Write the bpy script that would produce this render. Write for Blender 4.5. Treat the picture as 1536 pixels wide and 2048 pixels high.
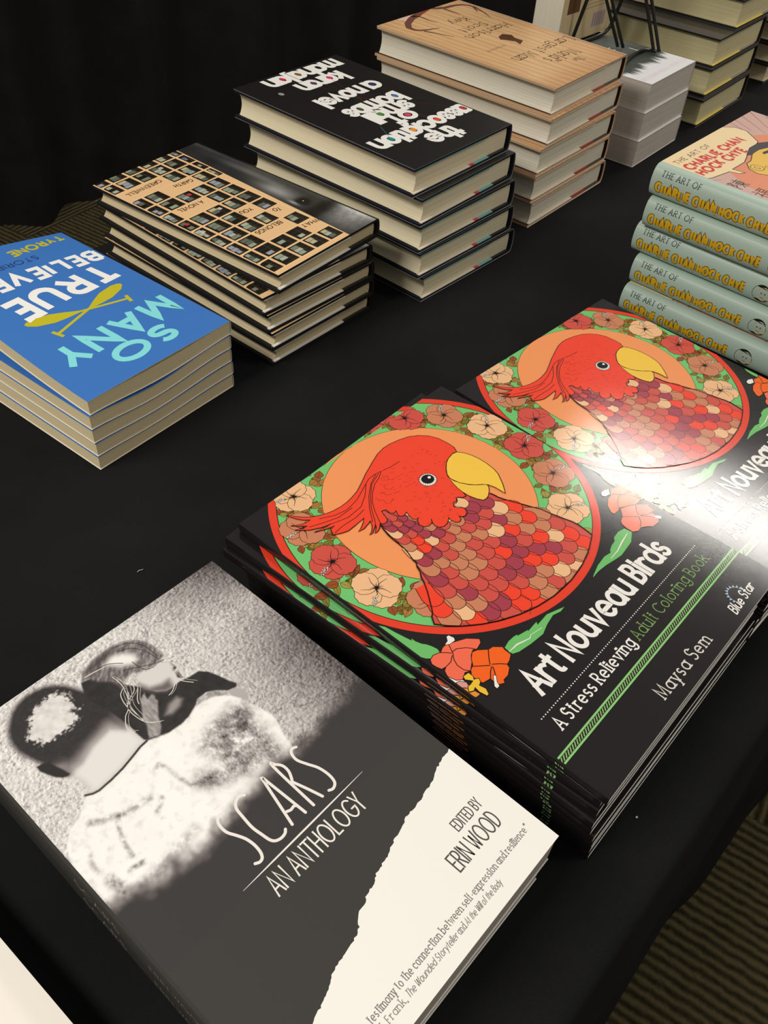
import bpy, math, random
import numpy as np
from mathutils import Matrix, Vector

for _o in list(bpy.data.objects): bpy.data.objects.remove(_o)
SC = bpy.context.scene
COL = SC.collection
PI = math.pi

# ---------------------------------------------------------------- camera, light, exposure
CAM_F, CAM_PITCH, CAM_ROLL, CAM_H = 1737.0, math.radians(44.91), math.radians(4.98), 0.4495
cam = bpy.data.cameras.new('camera'); camo = bpy.data.objects.new('camera', cam); COL.objects.link(camo)
cam.sensor_fit = 'VERTICAL'; cam.sensor_height = 24.0; cam.lens = CAM_F/2048.0*24.0
cam.clip_start = 0.01; cam.clip_end = 60
_f = Vector((0, math.cos(CAM_PITCH), -math.sin(CAM_PITCH))); _r0 = Vector((1, 0, 0)); _u0 = _r0.cross(_f)
_r = _r0*math.cos(CAM_ROLL) + _u0*math.sin(CAM_ROLL); _u = -_r0*math.sin(CAM_ROLL) + _u0*math.cos(CAM_ROLL)
_m = Matrix((( _r.x, _u.x, -_f.x, 0), (_r.y, _u.y, -_f.y, 0), (_r.z, _u.z, -_f.z, CAM_H), (0, 0, 0, 1)))
camo.matrix_world = _m
SC.camera = camo
SC.render.resolution_x, SC.render.resolution_y = 1536, 2048

w = bpy.data.worlds.new('room_ambience'); SC.world = w; w.use_nodes = True
w.node_tree.nodes['Background'].inputs[0].default_value = (1.0, 0.95, 0.88, 1)
w.node_tree.nodes['Background'].inputs[1].default_value = 0.27

CEIL = 1.96           # ceiling height above the table top
def lamp(x, y, sx, sy, rot, power, col=(1.0, 0.955, 0.89)):
    l = bpy.data.lights.new('ceiling_light', 'AREA'); l.shape = 'RECTANGLE'; l.size = sx; l.size_y = sy
    l.energy = power; l.color = col
    o = bpy.data.objects.new('ceiling_light', l); COL.objects.link(o)
    o.location = (x, y, CEIL); o.rotation_euler = (0, 0, rot)
    return o
lamp(1.30, 2.46, 1.2, 0.20, math.radians(-28), 32)
lamp(-1.45, -0.50, 1.2, 0.60, math.radians(-28), 60)
lamp(1.70, 0.30, 1.2, 0.40, math.radians(-28), 17)

SC.view_settings.view_transform = 'Standard'; SC.view_settings.look = 'None'
SC.view_settings.gamma = 1.0; SC.view_settings.use_curve_mapping = False
SC.view_settings.exposure = 0.0

# ---------------------------------------------------------------- materials
def s2l(c):
    c = np.asarray(c, float)/255.0
    return np.where(c <= 0.04045, c/12.92, ((c+0.055)/1.055)**2.4)
def lin(c): return tuple(float(x) for x in s2l(c))

def new_mat(name, rough=0.6, spec=0.5, col=(0.5, 0.5, 0.5)):
    m = bpy.data.materials.new(name); m.use_nodes = True
    b = m.node_tree.nodes['Principled BSDF']
    b.inputs['Roughness'].default_value = rough
    b.inputs['Specular IOR Level'].default_value = spec
    b.inputs['Base Color'].default_value = (*col, 1)
    return m, m.node_tree, b

def print_mat(name, rough, spec=0.5, bump=0.0, bscale=900, coat=0.0):
    """Printed card or paper: the inks come from the mesh's own 'ink' colours."""
    m, nt, b = new_mat(name, rough, spec)
    a = nt.nodes.new('ShaderNodeAttribute'); a.attribute_name = 'ink'
    nt.links.new(a.outputs['Color'], b.inputs['Base Color'])
    if coat: b.inputs['Coat Weight'].default_value = coat; b.inputs['Coat Roughness'].default_value = 0.12
    if bump:
        tc = nt.nodes.new('ShaderNodeTexCoord'); n = nt.nodes.new('ShaderNodeTexNoise'); n.inputs['Scale'].default_value = bscale
        n.inputs['Detail'].default_value = 3
        bp = nt.nodes.new('ShaderNodeBump'); bp.inputs['Strength'].default_value = bump; bp.inputs['Distance'].default_value = 0.0004
        nt.links.new(tc.outputs['Object'], n.inputs['Vector']); nt.links.new(n.outputs['Fac'], bp.inputs['Height'])
        nt.links.new(bp.outputs['Normal'], b.inputs['Normal'])
        if coat: nt.links.new(bp.outputs['Normal'], b.inputs['Coat Normal'])
    return m

def page_mat(name, col, var=0.12, zs=1400):
    """Edges of a block of leaves: fine lines that run along the leaves."""
    m, nt, b = new_mat(name, 0.85, 0.2)
    tc = nt.nodes.new('ShaderNodeTexCoord'); mp = nt.nodes.new('ShaderNodeMapping'); mp.inputs['Scale'].default_value = (7, 7, zs)
    n = nt.nodes.new('ShaderNodeTexNoise'); n.inputs['Scale'].default_value = 1.0; n.inputs['Detail'].default_value = 4
    r = nt.nodes.new('ShaderNodeValToRGB')
    c = np.array(lin(col))
    r.color_ramp.elements[0].position = 0.3; r.color_ramp.elements[0].color = (*(c*(1-var)), 1)
    r.color_ramp.elements[1].position = 0.7; r.color_ramp.elements[1].color = (*np.minimum(c*(1+var*.4), 1), 1)
    bp = nt.nodes.new('ShaderNodeBump'); bp.inputs['Strength'].default_value = 0.25; bp.inputs['Distance'].default_value = 0.0004
    nt.links.new(tc.outputs['Object'], mp.inputs['Vector']); nt.links.new(mp.outputs['Vector'], n.inputs['Vector'])
    nt.links.new(n.outputs['Fac'], r.inputs['Fac']); nt.links.new(r.outputs['Color'], b.inputs['Base Color'])
    nt.links.new(n.outputs['Fac'], bp.inputs['Height']); nt.links.new(bp.outputs['Normal'], b.inputs['Normal'])
    return m

def plain_mat(name, col, rough=0.6, spec=0.4, var=0.1, scale=60):
    m, nt, b = new_mat(name, rough, spec, lin(col))
    tc = nt.nodes.new('ShaderNodeTexCoord'); n = nt.nodes.new('ShaderNodeTexNoise'); n.inputs['Scale'].default_value = scale; n.inputs['Detail'].default_value = 5
    r = nt.nodes.new('ShaderNodeValToRGB'); c = np.array(lin(col))
    r.color_ramp.elements[0].color = (*(c*(1-var)), 1); r.color_ramp.elements[1].color = (*np.minimum(c*(1+var), 1), 1)
    nt.links.new(tc.outputs['Object'], n.inputs['Vector']); nt.links.new(n.outputs['Fac'], r.inputs['Fac']); nt.links.new(r.outputs['Color'], b.inputs['Base Color'])
    return m

def cloth_mat(name, col, weave=1800, sheen=0.15):
    m, nt, b = new_mat(name, 0.95, 0.1)
    tc = nt.nodes.new('ShaderNodeTexCoord')
    n = nt.nodes.new('ShaderNodeTexNoise'); n.inputs['Scale'].default_value = weave; n.inputs['Detail'].default_value = 2
    n2 = nt.nodes.new('ShaderNodeTexNoise'); n2.inputs['Scale'].default_value = 9; n2.inputs['Detail'].default_value = 5
    mx = nt.nodes.new('ShaderNodeMath'); mx.operation = 'MULTIPLY'
    r = nt.nodes.new('ShaderNodeValToRGB'); c = np.array(lin(col))
    r.color_ramp.elements[0].position = .1; r.color_ramp.elements[0].color = (*(c*.6), 1)
    r.color_ramp.elements[1].position = .5; r.color_ramp.elements[1].color = (*(c*1.35), 1)
    nt.links.new(tc.outputs['Object'], n.inputs['Vector']); nt.links.new(tc.outputs['Object'], n2.inputs['Vector'])
    nt.links.new(n.outputs['Fac'], mx.inputs[0]); nt.links.new(n2.outputs['Fac'], mx.inputs[1])
    nt.links.new(mx.outputs[0], r.inputs['Fac']); nt.links.new(r.outputs['Color'], b.inputs['Base Color'])
    bp = nt.nodes.new('ShaderNodeBump'); bp.inputs['Strength'].default_value = 0.3; bp.inputs['Distance'].default_value = 0.0003
    nt.links.new(n.outputs['Fac'], bp.inputs['Height']); nt.links.new(bp.outputs['Normal'], b.inputs['Normal'])
    return m

GLOSSY = print_mat('glossy_printed_card', 0.11, 0.5, 0.045, 2600)
SATIN = print_mat('satin_printed_card', 0.42, 0.35, 0.05, 1800)
JACKET = print_mat('printed_jacket_paper', 0.38, 0.4, 0.04, 1500)
MATTE = print_mat('matte_printed_card', 0.6, 0.25, 0.04, 2000)
BOARD = print_mat('case_board', 0.8, 0.2)
PAGE_CREAM = page_mat('cream_leaves', (232, 220, 186))
PAGE_IVORY = page_mat('ivory_leaves', (236, 228, 206))
PAGE_TAN = page_mat('buff_leaves', (205, 188, 150))
PAGE_SAND = page_mat('sand_leaves', (222, 205, 164))
PAGE_GREY = page_mat('grey_white_leaves', (205, 196, 184), .16, 900)
PAGE_YELLOW = page_mat('yellowish_leaves', (216, 204, 158))
PAGE_WHITE = page_mat('white_leaves', (232, 228, 218))
CLOTH = cloth_mat('black_tablecloth', (27, 27, 28))
DRAPE = cloth_mat('black_curtain_cloth', (32, 30, 28), 700)

# ---------------------------------------------------------------- mesh helpers
class MB:
    """Gathers faces with an ink colour each and links them as ONE mesh object."""
    def __init__(s): s.v = []; s.f = []; s.c = []; s.m = []
    def add(s, pts, faces, col, mat=0):
        b = len(s.v); s.v.extend(tuple(map(float, p)) for p in pts)
        many = isinstance(col, list)
        for i, f in enumerate(faces):
            s.f.append([b+k for k in f]); s.c.append(col[i] if many else col); s.m.append(mat)
    def quad(s, a, b, c, d, col, mat=0): s.add([a, b, c, d], [(0, 1, 2, 3)], col, mat)
    def box(s, lo, hi, col=(.5, .5, .5), mat=0):
        x0, y0, z0 = lo; x1, y1, z1 = hi
        s.add([(x0,y0,z0),(x1,y0,z0),(x1,y1,z0),(x0,y1,z0),(x0,y0,z1),(x1,y0,z1),(x1,y1,z1),(x0,y1,z1)],
              [(0,3,2,1),(4,5,6,7),(0,1,5,4),(1,2,6,5),(2,3,7,6),(3,0,4,7)], col, mat)
    def tube(s, pts, r, n=8, col=(.02, .02, .02), mat=0, cap=True):
        pts = [Vector(p) for p in pts]; rings = []; up = None
        for i, p in enumerate(pts):
            t = (pts[min(i+1, len(pts)-1)] - pts[max(i-1, 0)]).normalized()
            if up is None: up = Vector((0, 0, 1)) if abs(t.z) < .9 else Vector((1, 0, 0))
            a = t.cross(up).normalized(); b = a.cross(t).normalized(); up = b
            rr = r[i] if isinstance(r, (list, tuple)) else r
            rings.append([p + a*math.cos(2*PI*k/n)*rr + b*math.sin(2*PI*k/n)*rr for k in range(n)])
        vs = [q for ring in rings for q in ring]; fs = []
        for i in range(len(rings)-1):
            for k in range(n): fs.append((i*n+k, i*n+(k+1) % n, (i+1)*n+(k+1) % n, (i+1)*n+k))
        if cap: fs.append(tuple(range(n))[::-1]); fs.append(tuple((len(rings)-1)*n+k for k in range(n)))
        s.add(vs, fs, col, mat)
    def mesh(s, name, mats, smooth=None):
        me = bpy.data.meshes.new(name); me.from_pydata(s.v, [], s.f)
        at = me.color_attributes.new('ink', 'FLOAT_COLOR', 'CORNER')
        buf = []
        for f, c in zip(s.f, s.c):
            if hasattr(c[0], '__len__'):
                for q in c: buf.extend((q[0], q[1], q[2], 1.0))
            else: buf.extend((c[0], c[1], c[2], 1.0)*len(f))
        at.data.foreach_set('color', np.asarray(buf, np.float32))
        for m in (mats if isinstance(mats, (list, tuple)) else [mats]): me.materials.append(m)
        if any(s.m): me.polygons.foreach_set('material_index', s.m)
        if smooth: me.polygons.foreach_set('use_smooth', [True]*len(s.f)); me.set_sharp_from_angle(angle=math.radians(smooth))
        me.update()
        return me

def part(name, me, parent=None, label=None):
    o = bpy.data.objects.new(name, me); COL.objects.link(o)
    if parent is not None: o.parent = parent
    if label: o['label'] = label
    return o
def thing(name, label, cat, loc=(0, 0, 0), rot=(0, 0, 0), group=None):
    o = bpy.data.objects.new(name, None); COL.objects.link(o); o.empty_display_size = 0.02
    o.location = loc; o.rotation_euler = rot; tag(o, label, cat, group); return o
def tag(o, label, cat, group=None):
    o['label'] = label; o['category'] = cat
    if group: o['group'] = group
def copy_tree(o, parent=None):
    c = o.copy(); COL.objects.link(c)
    if parent is not None: c.parent = parent
    for ch in list(o.children): copy_tree(ch, c)
    return c

# ---------------------------------------------------------------- stroke lettering (cap height 1)
def arc(cx, cy, rx, ry, a0, a1, n=None):
    n = n or max(4, int(abs(a1-a0)/14))
    return [(cx+rx*math.cos(math.radians(a0+(a1-a0)*i/n)), cy+ry*math.sin(math.radians(a0+(a1-a0)*i/n))) for i in range(n+1)]
def make_font(x=0.66):
    G = {}; r = x/2; d = -0.34
    G['A'] = (.72, [[(0,0),(.36,1),(.72,0)], [(.13,.34),(.59,.34)]])
    G['B'] = (.56, [[(0,0),(0,1)], [(0,1),(.26,1)]+arc(.28,.765,.23,.235,90,-90)+[(0,.53)], [(0,.53),(.28,.53)]+arc(.29,.265,.27,.265,90,-90)+[(0,0)]])
    G['C'] = (.74, [arc(.46,.5,.46,.5,48,312)])
    G['D'] = (.68, [[(0,0),(0,1),(.22,1)]+arc(.22,.5,.46,.5,90,-90)+[(0,0)]])
    G['E'] = (.5, [[(.5,1),(0,1),(0,0),(.5,0)], [(0,.52),(.43,.52)]])
    G['F'] = (.48, [[(.48,1),(0,1),(0,0)], [(0,.52),(.4,.52)]])
    G['G'] = (.8, [arc(.46,.5,.46,.5,48,360-8)+[(.92,.45),(.55,.45)]])
    G['H'] = (.62, [[(0,0),(0,1)], [(.62,0),(.62,1)], [(0,.52),(.62,.52)]])
    G['I'] = (.02, [[(.01,0),(.01,1)]])
    G['K'] = (.58, [[(0,0),(0,1)], [(.56,1),(.03,.46)], [(.18,.6),(.58,0)]])
    G['L'] = (.46, [[(0,1),(0,0),(.46,0)]])
    G['M'] = (.82, [[(0,0),(.06,1),(.41,.12),(.76,1),(.82,0)]])
    G['N'] = (.66, [[(0,0),(0,1),(.66,0),(.66,1)]])
    G['O'] = (.94, [arc(.47,.5,.47,.5,90,450)])
    G['P'] = (.54, [[(0,0),(0,1),(.26,1)]+arc(.28,.73,.26,.27,90,-90)+[(0,.46)]])
    G['R'] = (.58, [[(0,0),(0,1),(.26,1)]+arc(.28,.74,.26,.26,90,-90)+[(0,.48)], [(.24,.48),(.58,0)]])
    G['S'] = (.54, [arc(.27,.745,.24,.255,28,270)+arc(.27,.255,.27,.255,90,-152)])
    G['T'] = (.62, [[(0,1),(.62,1)], [(.31,1),(.31,0)]])
    G['U'] = (.62, [[(0,1),(0,.31)]+arc(.31,.31,.31,.31,180,360)+[(.62,1)]])
    G['V'] = (.68, [[(0,1),(.34,0),(.68,1)]])
    G['W'] = (.98, [[(0,1),(.25,0),(.49,.9),(.73,0),(.98,1)]])
    G['Y'] = (.62, [[(0,1),(.31,.48),(.62,1)], [(.31,.48),(.31,0)]])
    bowl = lambda cx: arc(cx, r, r, r, 0, 360)
    G['a'] = (x, [bowl(r), [(x,x),(x,0)]])
    G['b'] = (x, [bowl(r), [(0,1.04),(0,0)]])
    G['c'] = (x*.86, [arc(r,r,r,r,45,315)])
    G['d'] = (x, [bowl(r), [(x,1.04),(x,0)]])
    G['e'] = (x, [[(0,r),(x,r)]+arc(r,r,r,r,0,310)])
    G['f'] = (.36, [arc(.34,.84,.18,.2,75,180)+[(.16,0)], [(0,x),(.34,x)]])
    G['g'] = (x, [bowl(r), [(x,x),(x,-.06)]+arc(r,-.06,r,.28,0,-150)])
    G['h'] = (x*.9, [[(0,1.04),(0,0)], [(0,x-.3)]+arc(x*.45,x-.3,x*.45,.3,180,0)+[(x*.9,0)]])
    G['i'] = (.02, [[(.01,x),(.01,0)], [(.01,x+.2),(.01,x+.27)]])
    G['j'] = (.14, [[(.13,x),(.13,-.12)]+arc(-.05,-.12,.18,.2,0,-90), [(.13,x+.2),(.13,x+.27)]])
    G['k'] = (x*.85, [[(0,1.04),(0,0)], [(x*.8,x),(.02,.28)], [(.2,.42),(x*.85,0)]])
    G['l'] = (.02, [[(.01,1.04),(.01,0)]])
    G['m'] = (x*1.55, [[(0,x),(0,0)], [(0,x-.28)]+arc(x*.385,x-.28,x*.385,.28,180,0)+[(x*.77,0)], [(x*.77,x-.28)]+arc(x*1.16,x-.28,x*.39,.28,180,0)+[(x*1.55,0)]])
    G['n'] = (x*.9, [[(0,x),(0,0)], [(0,x-.3)]+arc(x*.45,x-.3,x*.45,.3,180,0)+[(x*.9,0)]])
    G['o'] = (x, [bowl(r)])
    G['p'] = (x, [bowl(r), [(0,x),(0,d)]])
    G['r'] = (x*.55, [[(0,x),(0,0)], [(0,x-.3)]+arc(x*.4,x-.3,x*.4,.28,180,55)])
    G['s'] = (x*.66, [arc(x*.33,x*.745,x*.29,x*.255,30,270)+arc(x*.33,x*.255,x*.33,x*.255,90,-150)])
    G['t'] = (.36, [[(.16,.92),(.16,.2)]+arc(.3,.14,.14,.14,180,280), [(0,x),(.34,x)]])
    G['u'] = (x*.9, [[(0,x),(0,.3)]+arc(x*.45,.3,x*.45,.3,180,360), [(x*.9,x),(x*.9,0)]])
    G['v'] = (x*.88, [[(0,x),(x*.44,0),(x*.88,x)]])
    G['w'] = (x*1.35, [[(0,x),(x*.34,0),(x*.675,x*.95),(x*1.01,0),(x*1.35,x)]])
    G['x'] = (x*.8, [[(0,x),(x*.8,0)], [(0,0),(x*.8,x)]])
    G['y'] = (x*.9, [[(0,x),(x*.45,0)], [(x*.9,x),(x*.45,0),(x*.2,d)]])
    G['-'] = (.3, [[(0,.34),(.3,.34)]]); G['.'] = (.03, [[(0,0),(.03,.04)]]); G[','] = (.06, [[(.06,.05),(0,-.16)]])
    G['’'] = (.06, [[(.06,1),(0,.8)]]); G['”'] = (.2, [[(.06,1),(0,.8)], [(.2,1),(.14,.8)]])
    return G
FONT = make_font(); FONT_BIG = make_font(.72); FONT_SMALL = make_font(.6)

def offset_strip(pts, wd, closed=False):
    """Left and right rails of a stroke of width wd with mitred joints."""
    P = [np.array(p, float) for p in pts]
    Q = [P[0]]
    for p in P[1:]:
        if np.linalg.norm(p-Q[-1]) > 1e-7: Q.append(p)
    P = Q
    if len(P) < 2: return [], []
    L, R = [], []; n = len(P)
    wds = wd if hasattr(wd, '__len__') else [wd]*n
    for i in range(n):
        if closed and (i == 0 or i == n-1): a, b = P[-2], P[1]; t1 = P[-1]-a; t2 = b-P[0]
        else:
            t1 = P[i]-P[i-1] if i > 0 else P[1]-P[0]; t2 = P[i+1]-P[i] if i < n-1 else P[-1]-P[-2]
        t1 = t1/np.linalg.norm(t1); t2 = t2/np.linalg.norm(t2)
        n1 = np.array([-t1[1], t1[0]]); n2 = np.array([-t2[1], t2[0]]); m = n1+n2; ml = np.linalg.norm(m)
        if ml < .35: m = n2; k = 1.0
        else: m = m/ml; k = min(1.0/max(m@n1, .3), 2.2)
        h = wds[min(i, len(wds)-1)]/2*k
        L.append(P[i]+m*h); R.append(P[i]-m*h)
    return L, R

class Art:
    """Flat printing on a sheet: shapes in millimetres (u from the spine, v from the foot), stacked in ink layers."""
    def __init__(s, W, H, u0=0., seg=0.): s.W = W; s.H = H; s.u0 = u0; s.seg = seg; s.items = []; s.grids = []
    def clip(s, p):
        for ax, lim, sg in ((0, s.u0, 1), (0, s.W, -1), (1, 0., 1), (1, s.H, -1)):
            out = []
            for i in range(len(p)):
                a, b = p[i-1], p[i]; ia, ib = (a[ax]-lim)*sg >= 0, (b[ax]-lim)*sg >= 0
                if ia != ib:
                    t = (lim-a[ax])/(b[ax]-a[ax]); out.append((a[0]+(b[0]-a[0])*t, a[1]+(b[1]-a[1])*t))
                if ib: out.append((b[0], b[1]))
            p = out
            if not p: return []
        return p
    def poly(s, pts, col, layer=1):
        p = s.clip([(float(a), float(b)) for a, b in pts])
        q = []
        for a in p:
            if not q or abs(a[0]-q[-1][0])+abs(a[1]-q[-1][1]) > 1e-4: q.append(a)
        if len(q) > 2: s.items.append((q, lin(col), layer))
    def raw(s, pts, col, layer): s.items.append((pts, col, layer))
    def disc(s, c, r, col, layer=1, n=40, ry=None):
        s.poly([(c[0]+r*math.cos(2*PI*i/n), c[1]+(ry or r)*math.sin(2*PI*i/n)) for i in range(n)], col, layer)
    def ring(s, c, r0, r1, col, layer, n=120):
        for i in range(n):
            a, b = 2*PI*i/n, 2*PI*(i+1)/n
            s.poly([(c[0]+r0*math.cos(a), c[1]+r0*math.sin(a)), (c[0]+r1*math.cos(a), c[1]+r1*math.sin(a)), (c[0]+r1*math.cos(b), c[1]+r1*math.sin(b)), (c[0]+r0*math.cos(b), c[1]+r0*math.sin(b))], col, layer)
    def stroke(s, pts, wd, col, layer=1, cap=0, closed=False, sub=False):
        pts = [tuple(map(float, p)) for p in pts]
        if s.seg:
            q = [pts[0]]
            for a, b in zip(pts, pts[1:]):
                n = max(1, int(math.dist(a, b)/s.seg)); q += [(a[0]+(b[0]-a[0])*k/n, a[1]+(b[1]-a[1])*k/n) for k in range(1, n+1)]
            pts = q
        if cap == 1 and not closed:
            a, b = np.array(pts[0]), np.array(pts[1]); t = (a-b)/max(np.linalg.norm(a-b), 1e-9); pts[0] = tuple(a+t*wd/2)
            a, b = np.array(pts[-1]), np.array(pts[-2]); t = (a-b)/max(np.linalg.norm(a-b), 1e-9); pts[-1] = tuple(a+t*wd/2)
        L, R = offset_strip(pts, wd, closed)
        s.sub = (getattr(s, 'sub', 0)+1) % 4; ly = layer+(.7*s.sub if sub else 0)
        for i in range(len(L)-1): s.poly([L[i], R[i], R[i+1], L[i+1]], col, ly+(.3*(i % 2) if sub else 0))
        if cap == 2:
            for p in (pts[0], pts[-1]): s.disc(p, (wd if not hasattr(wd, '__len__') else wd[0])/2, col, ly-.35, 10)
    def outlined(s, pts, fill, edge, layer, wd):
        s.poly(pts, fill, layer); s.stroke(list(pts)+[pts[0]], wd, edge, layer+1, closed=True)
    def text(s, string, p0, p1, h, wd, col, layer=5, font=None, serif=0., slant=0., cap=0, gap=None, up=None, bounce=0.):
        """Lettering on the base line p0-p1, stretched to fill it; h = cap height, wd = pen width."""
        font = font or FONT; gap = .17+.6*wd/h if gap is None else gap
        x = 0.; place = []; spots = []
        for ch in string:
            if ch == ' ': x += .40; continue
            wch, st = font[ch]; place.append((x, st)); spots.append((ch, x+wch/2)); x += wch+gap+(.1 if serif else 0)
        tot = max(x-gap-(.1 if serif else 0), .1)
        p0, p1 = np.array(p0, float), np.array(p1, float); e = (p1-p0)/tot; t = (p1-p0)/np.linalg.norm(p1-p0)
        n = np.array(up, float) if up is not None else np.array([-t[1], t[0]])*h
        rnd = random.Random(len(string))
        for x0, st in place:
            dy = rnd.uniform(-bounce, bounce)
            for pl in st:
                q = [p0 + e*(x0+a+slant*b*h/np.linalg.norm(e)) + n*(b+dy) for a, b in pl]
                closed = np.linalg.norm(q[0]-q[-1]) < 1e-6 and len(q) > 6
                s.stroke(q, wd, col, layer, cap=cap if not closed else 0, closed=closed, sub=True)
                if serif and not closed:
                    for (a, b), (a2, b2) in ((pl[0], pl[1]), (pl[-1], pl[-2])):
                        if abs(b-b2) > .75*abs(a-a2) and abs(b-b2) > .05 and (b < .03 or b > .55):
                            c = p0+e*(x0+a+slant*b*h/np.linalg.norm(e))+n*(b+dy)
                            s.stroke([c-t*h*serif, c+t*h*serif], wd*.85, col, layer, sub=True)
        return [(ch, tuple(p0+e*x0+n*.36)) for ch, x0 in spots]
    def grid(s, u0, u1, v0, v1, nu, nv, fn, layer=1):
        """A photograph: fn(U, V) -> sRGB 0..255 array sampled on a fine lattice."""
        U, V = np.meshgrid(np.linspace(u0, u1, nu+1), np.linspace(v0, v1, nv+1), indexing='ij')
        s.grids.append((U, V, s2l(np.clip(fn(U, V), 0, 255)), layer))
    def emit(s, mb, surf, mat=0):
        for q, c, l in s.items:
            mb.add([surf(a*1e-3, b*1e-3, l) for a, b in q], [tuple(range(len(q)))], c, mat)
        for U, V, C, l in s.grids:
            nu, nv = U.shape; b = len(mb.v)
            mb.v.extend(surf(U[i, j]*1e-3, V[i, j]*1e-3, l) for i in range(nu) for j in range(nv))
            for i in range(nu-1):
                for j in range(nv-1):
                    k = b+i*nv+j
                    mb.f.append([k, k+nv, k+nv+1, k+1]); mb.c.append((C[i, j], C[i+1, j], C[i+1, j+1], C[i, j+1])); mb.m.append(mat)

# ---- numpy noise for the printed photographs
def vnoise(U, V, sc, seed=0):
    rs = np.random.RandomState(seed); g = rs.rand(256, 256)
    x = U*sc; y = V*sc; xi = np.floor(x).astype(int); yi = np.floor(y).astype(int); fx = x-xi; fy = y-yi
    fx = fx*fx*(3-2*fx); fy = fy*fy*(3-2*fy)
    G = lambda a, b: g[a % 256, b % 256]
    return (G(xi, yi)*(1-fx)+G(xi+1, yi)*fx)*(1-fy)+(G(xi, yi+1)*(1-fx)+G(xi+1, yi+1)*fx)*fy
def fbm(U, V, sc, seed=0, o=4):
    t = 0; a = 1.; s_ = 0
    for k in range(o): t = t+a*vnoise(U, V, sc*2**k, seed+k); s_ += a; a *= .55
    return t/s_
def sdist(U, V, poly):
    """Signed distance to a polygon (negative inside)."""
    P = np.asarray(poly, float); d = np.full(U.shape, 1e9); ins = np.zeros(U.shape, bool)
    for i in range(len(P)):
        a, b = P[i-1], P[i]; ex, ey = b-a; L = ex*ex+ey*ey+1e-12
        t = np.clip(((U-a[0])*ex+(V-a[1])*ey)/L, 0, 1)
        d = np.minimum(d, np.hypot(U-a[0]-t*ex, V-a[1]-t*ey))
        cond = ((a[1] > V) != (b[1] > V)) & (U < (b[0]-a[0])*(V-a[1])/(b[1]-a[1]+1e-12)+a[0])
        ins ^= cond
    return np.where(ins, -d, d)
def ldist(U, V, line):
    P = np.asarray(line, float); d = np.full(U.shape, 1e9)
    for i in range(1, len(P)):
        a, b = P[i-1], P[i]; ex, ey = b-a; L = ex*ex+ey*ey+1e-12
        t = np.clip(((U-a[0])*ex+(V-a[1])*ey)/L, 0, 1); d = np.minimum(d, np.hypot(U-a[0]-t*ex, V-a[1]-t*ey))
    return d
def smooth(d, w): t = np.clip(.5-d/w, 0, 1); return t*t*(3-2*t)

# ---------------------------------------------------------------- book builders (local axes: x across from the spine, y from foot to head, z up)
def spine_profile(W, T, rs, bulge, pw=.7, nseg=10, ntop=1):
    p = [(W-(W-rs)*i/ntop, 0.) for i in range(ntop+1)]
    for i in range(1, nseg):
        a = -PI/2+PI*i/nseg; p.append((rs-(rs+bulge)*math.cos(a)**pw, T/2+T/2*math.sin(a)))
    p += [(rs+(W-rs)*i/ntop, T) for i in range(ntop+1)]
    return p
def inward(prof, d):
    out = []; P = [np.array(p) for p in prof]; n = len(P)
    for i in range(n):
        t1 = P[i]-P[i-1] if i else P[1]-P[0]; t2 = P[i+1]-P[i] if i < n-1 else P[-1]-P[-2]
        t1 = t1/np.linalg.norm(t1); t2 = t2/np.linalg.norm(t2)
        m = np.array([-t1[1]-t2[1], t1[0]+t2[0]]); m = m/np.linalg.norm(m); k = 1/max(m@np.array([-t1[1], t1[0]]), .5)
        out.append(P[i]-m*d*k)
    return out
def shell(mb, prof, d0, d1, vs, warp, cout, cin, cedge, mat=0):
    O = inward(prof, d0) if d0 else [np.array(p) for p in prof]; I = inward(prof, d1)
    n = len(O); P = lambda q, v: (q[0], v, warp(q[0], v, q[1]))
    for k in range(len(vs)-1):
        a, b = vs[k], vs[k+1]
        for j in range(n-1):
            c = cout(j, (O[j][0]+O[j+1][0])/2) if callable(cout) else cout
            mb.quad(P(O[j], a), P(O[j], b), P(O[j+1], b), P(O[j+1], a), c, mat)
            mb.quad(P(I[j], a), P(I[j+1], a), P(I[j+1], b), P(I[j], b), cin, mat)
        for j in (0, n-1): mb.quad(P(O[j], a), P(I[j], a), P(I[j], b), P(O[j], b), cedge, mat)
    for v in (vs[0], vs[-1]):
        for j in range(n-1): mb.quad(P(O[j], v), P(O[j+1], v), P(I[j+1], v), P(I[j], v), cedge, mat)
def block(mb, prof, vs, warp, mat=0):
    n = len(prof); P = lambda q, v: (q[0], v, warp(q[0], v, q[1])); c = (.7, .65, .55)
    for k in range(len(vs)-1):
        for j in range(n):
            q, r = prof[j], prof[(j+1) % n]; mb.quad(P(q, vs[k]), P(r, vs[k]), P(r, vs[k+1]), P(q, vs[k+1]), c, mat)
    for v in (vs[0], vs[-1]): mb.add([P(q, v) for q in prof], [tuple(range(n))], c, mat)
def spine_length(prof, ntop):
    s = prof[ntop:len(prof)-ntop]; return sum(math.dist(s[i], s[i+1]) for i in range(len(s)-1))
def spine_surf(prof, ntop, H, warp, dz):
    s = prof[ntop:len(prof)-ntop]; acc = [0]
    for i in range(len(s)-1): acc.append(acc[-1]+math.dist(s[i], s[i+1]))
    def f(X, Y, l):
        Y = min(max(Y, 0), acc[-1]); i = 0
        while i < len(s)-2 and acc[i+1] < Y: i += 1
        t = (Y-acc[i])/(acc[i+1]-acc[i]); du, dzz = s[i+1][0]-s[i][0], s[i+1][1]-s[i][1]; L = math.hypot(du, dzz)
        k_ = dz*l+6e-5; u = s[i][0]+du*t-dzz/L*k_; z = s[i][1]+dzz*t+du/L*k_
        return (u, H-X, warp(u, H-X, z))
    return f
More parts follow.
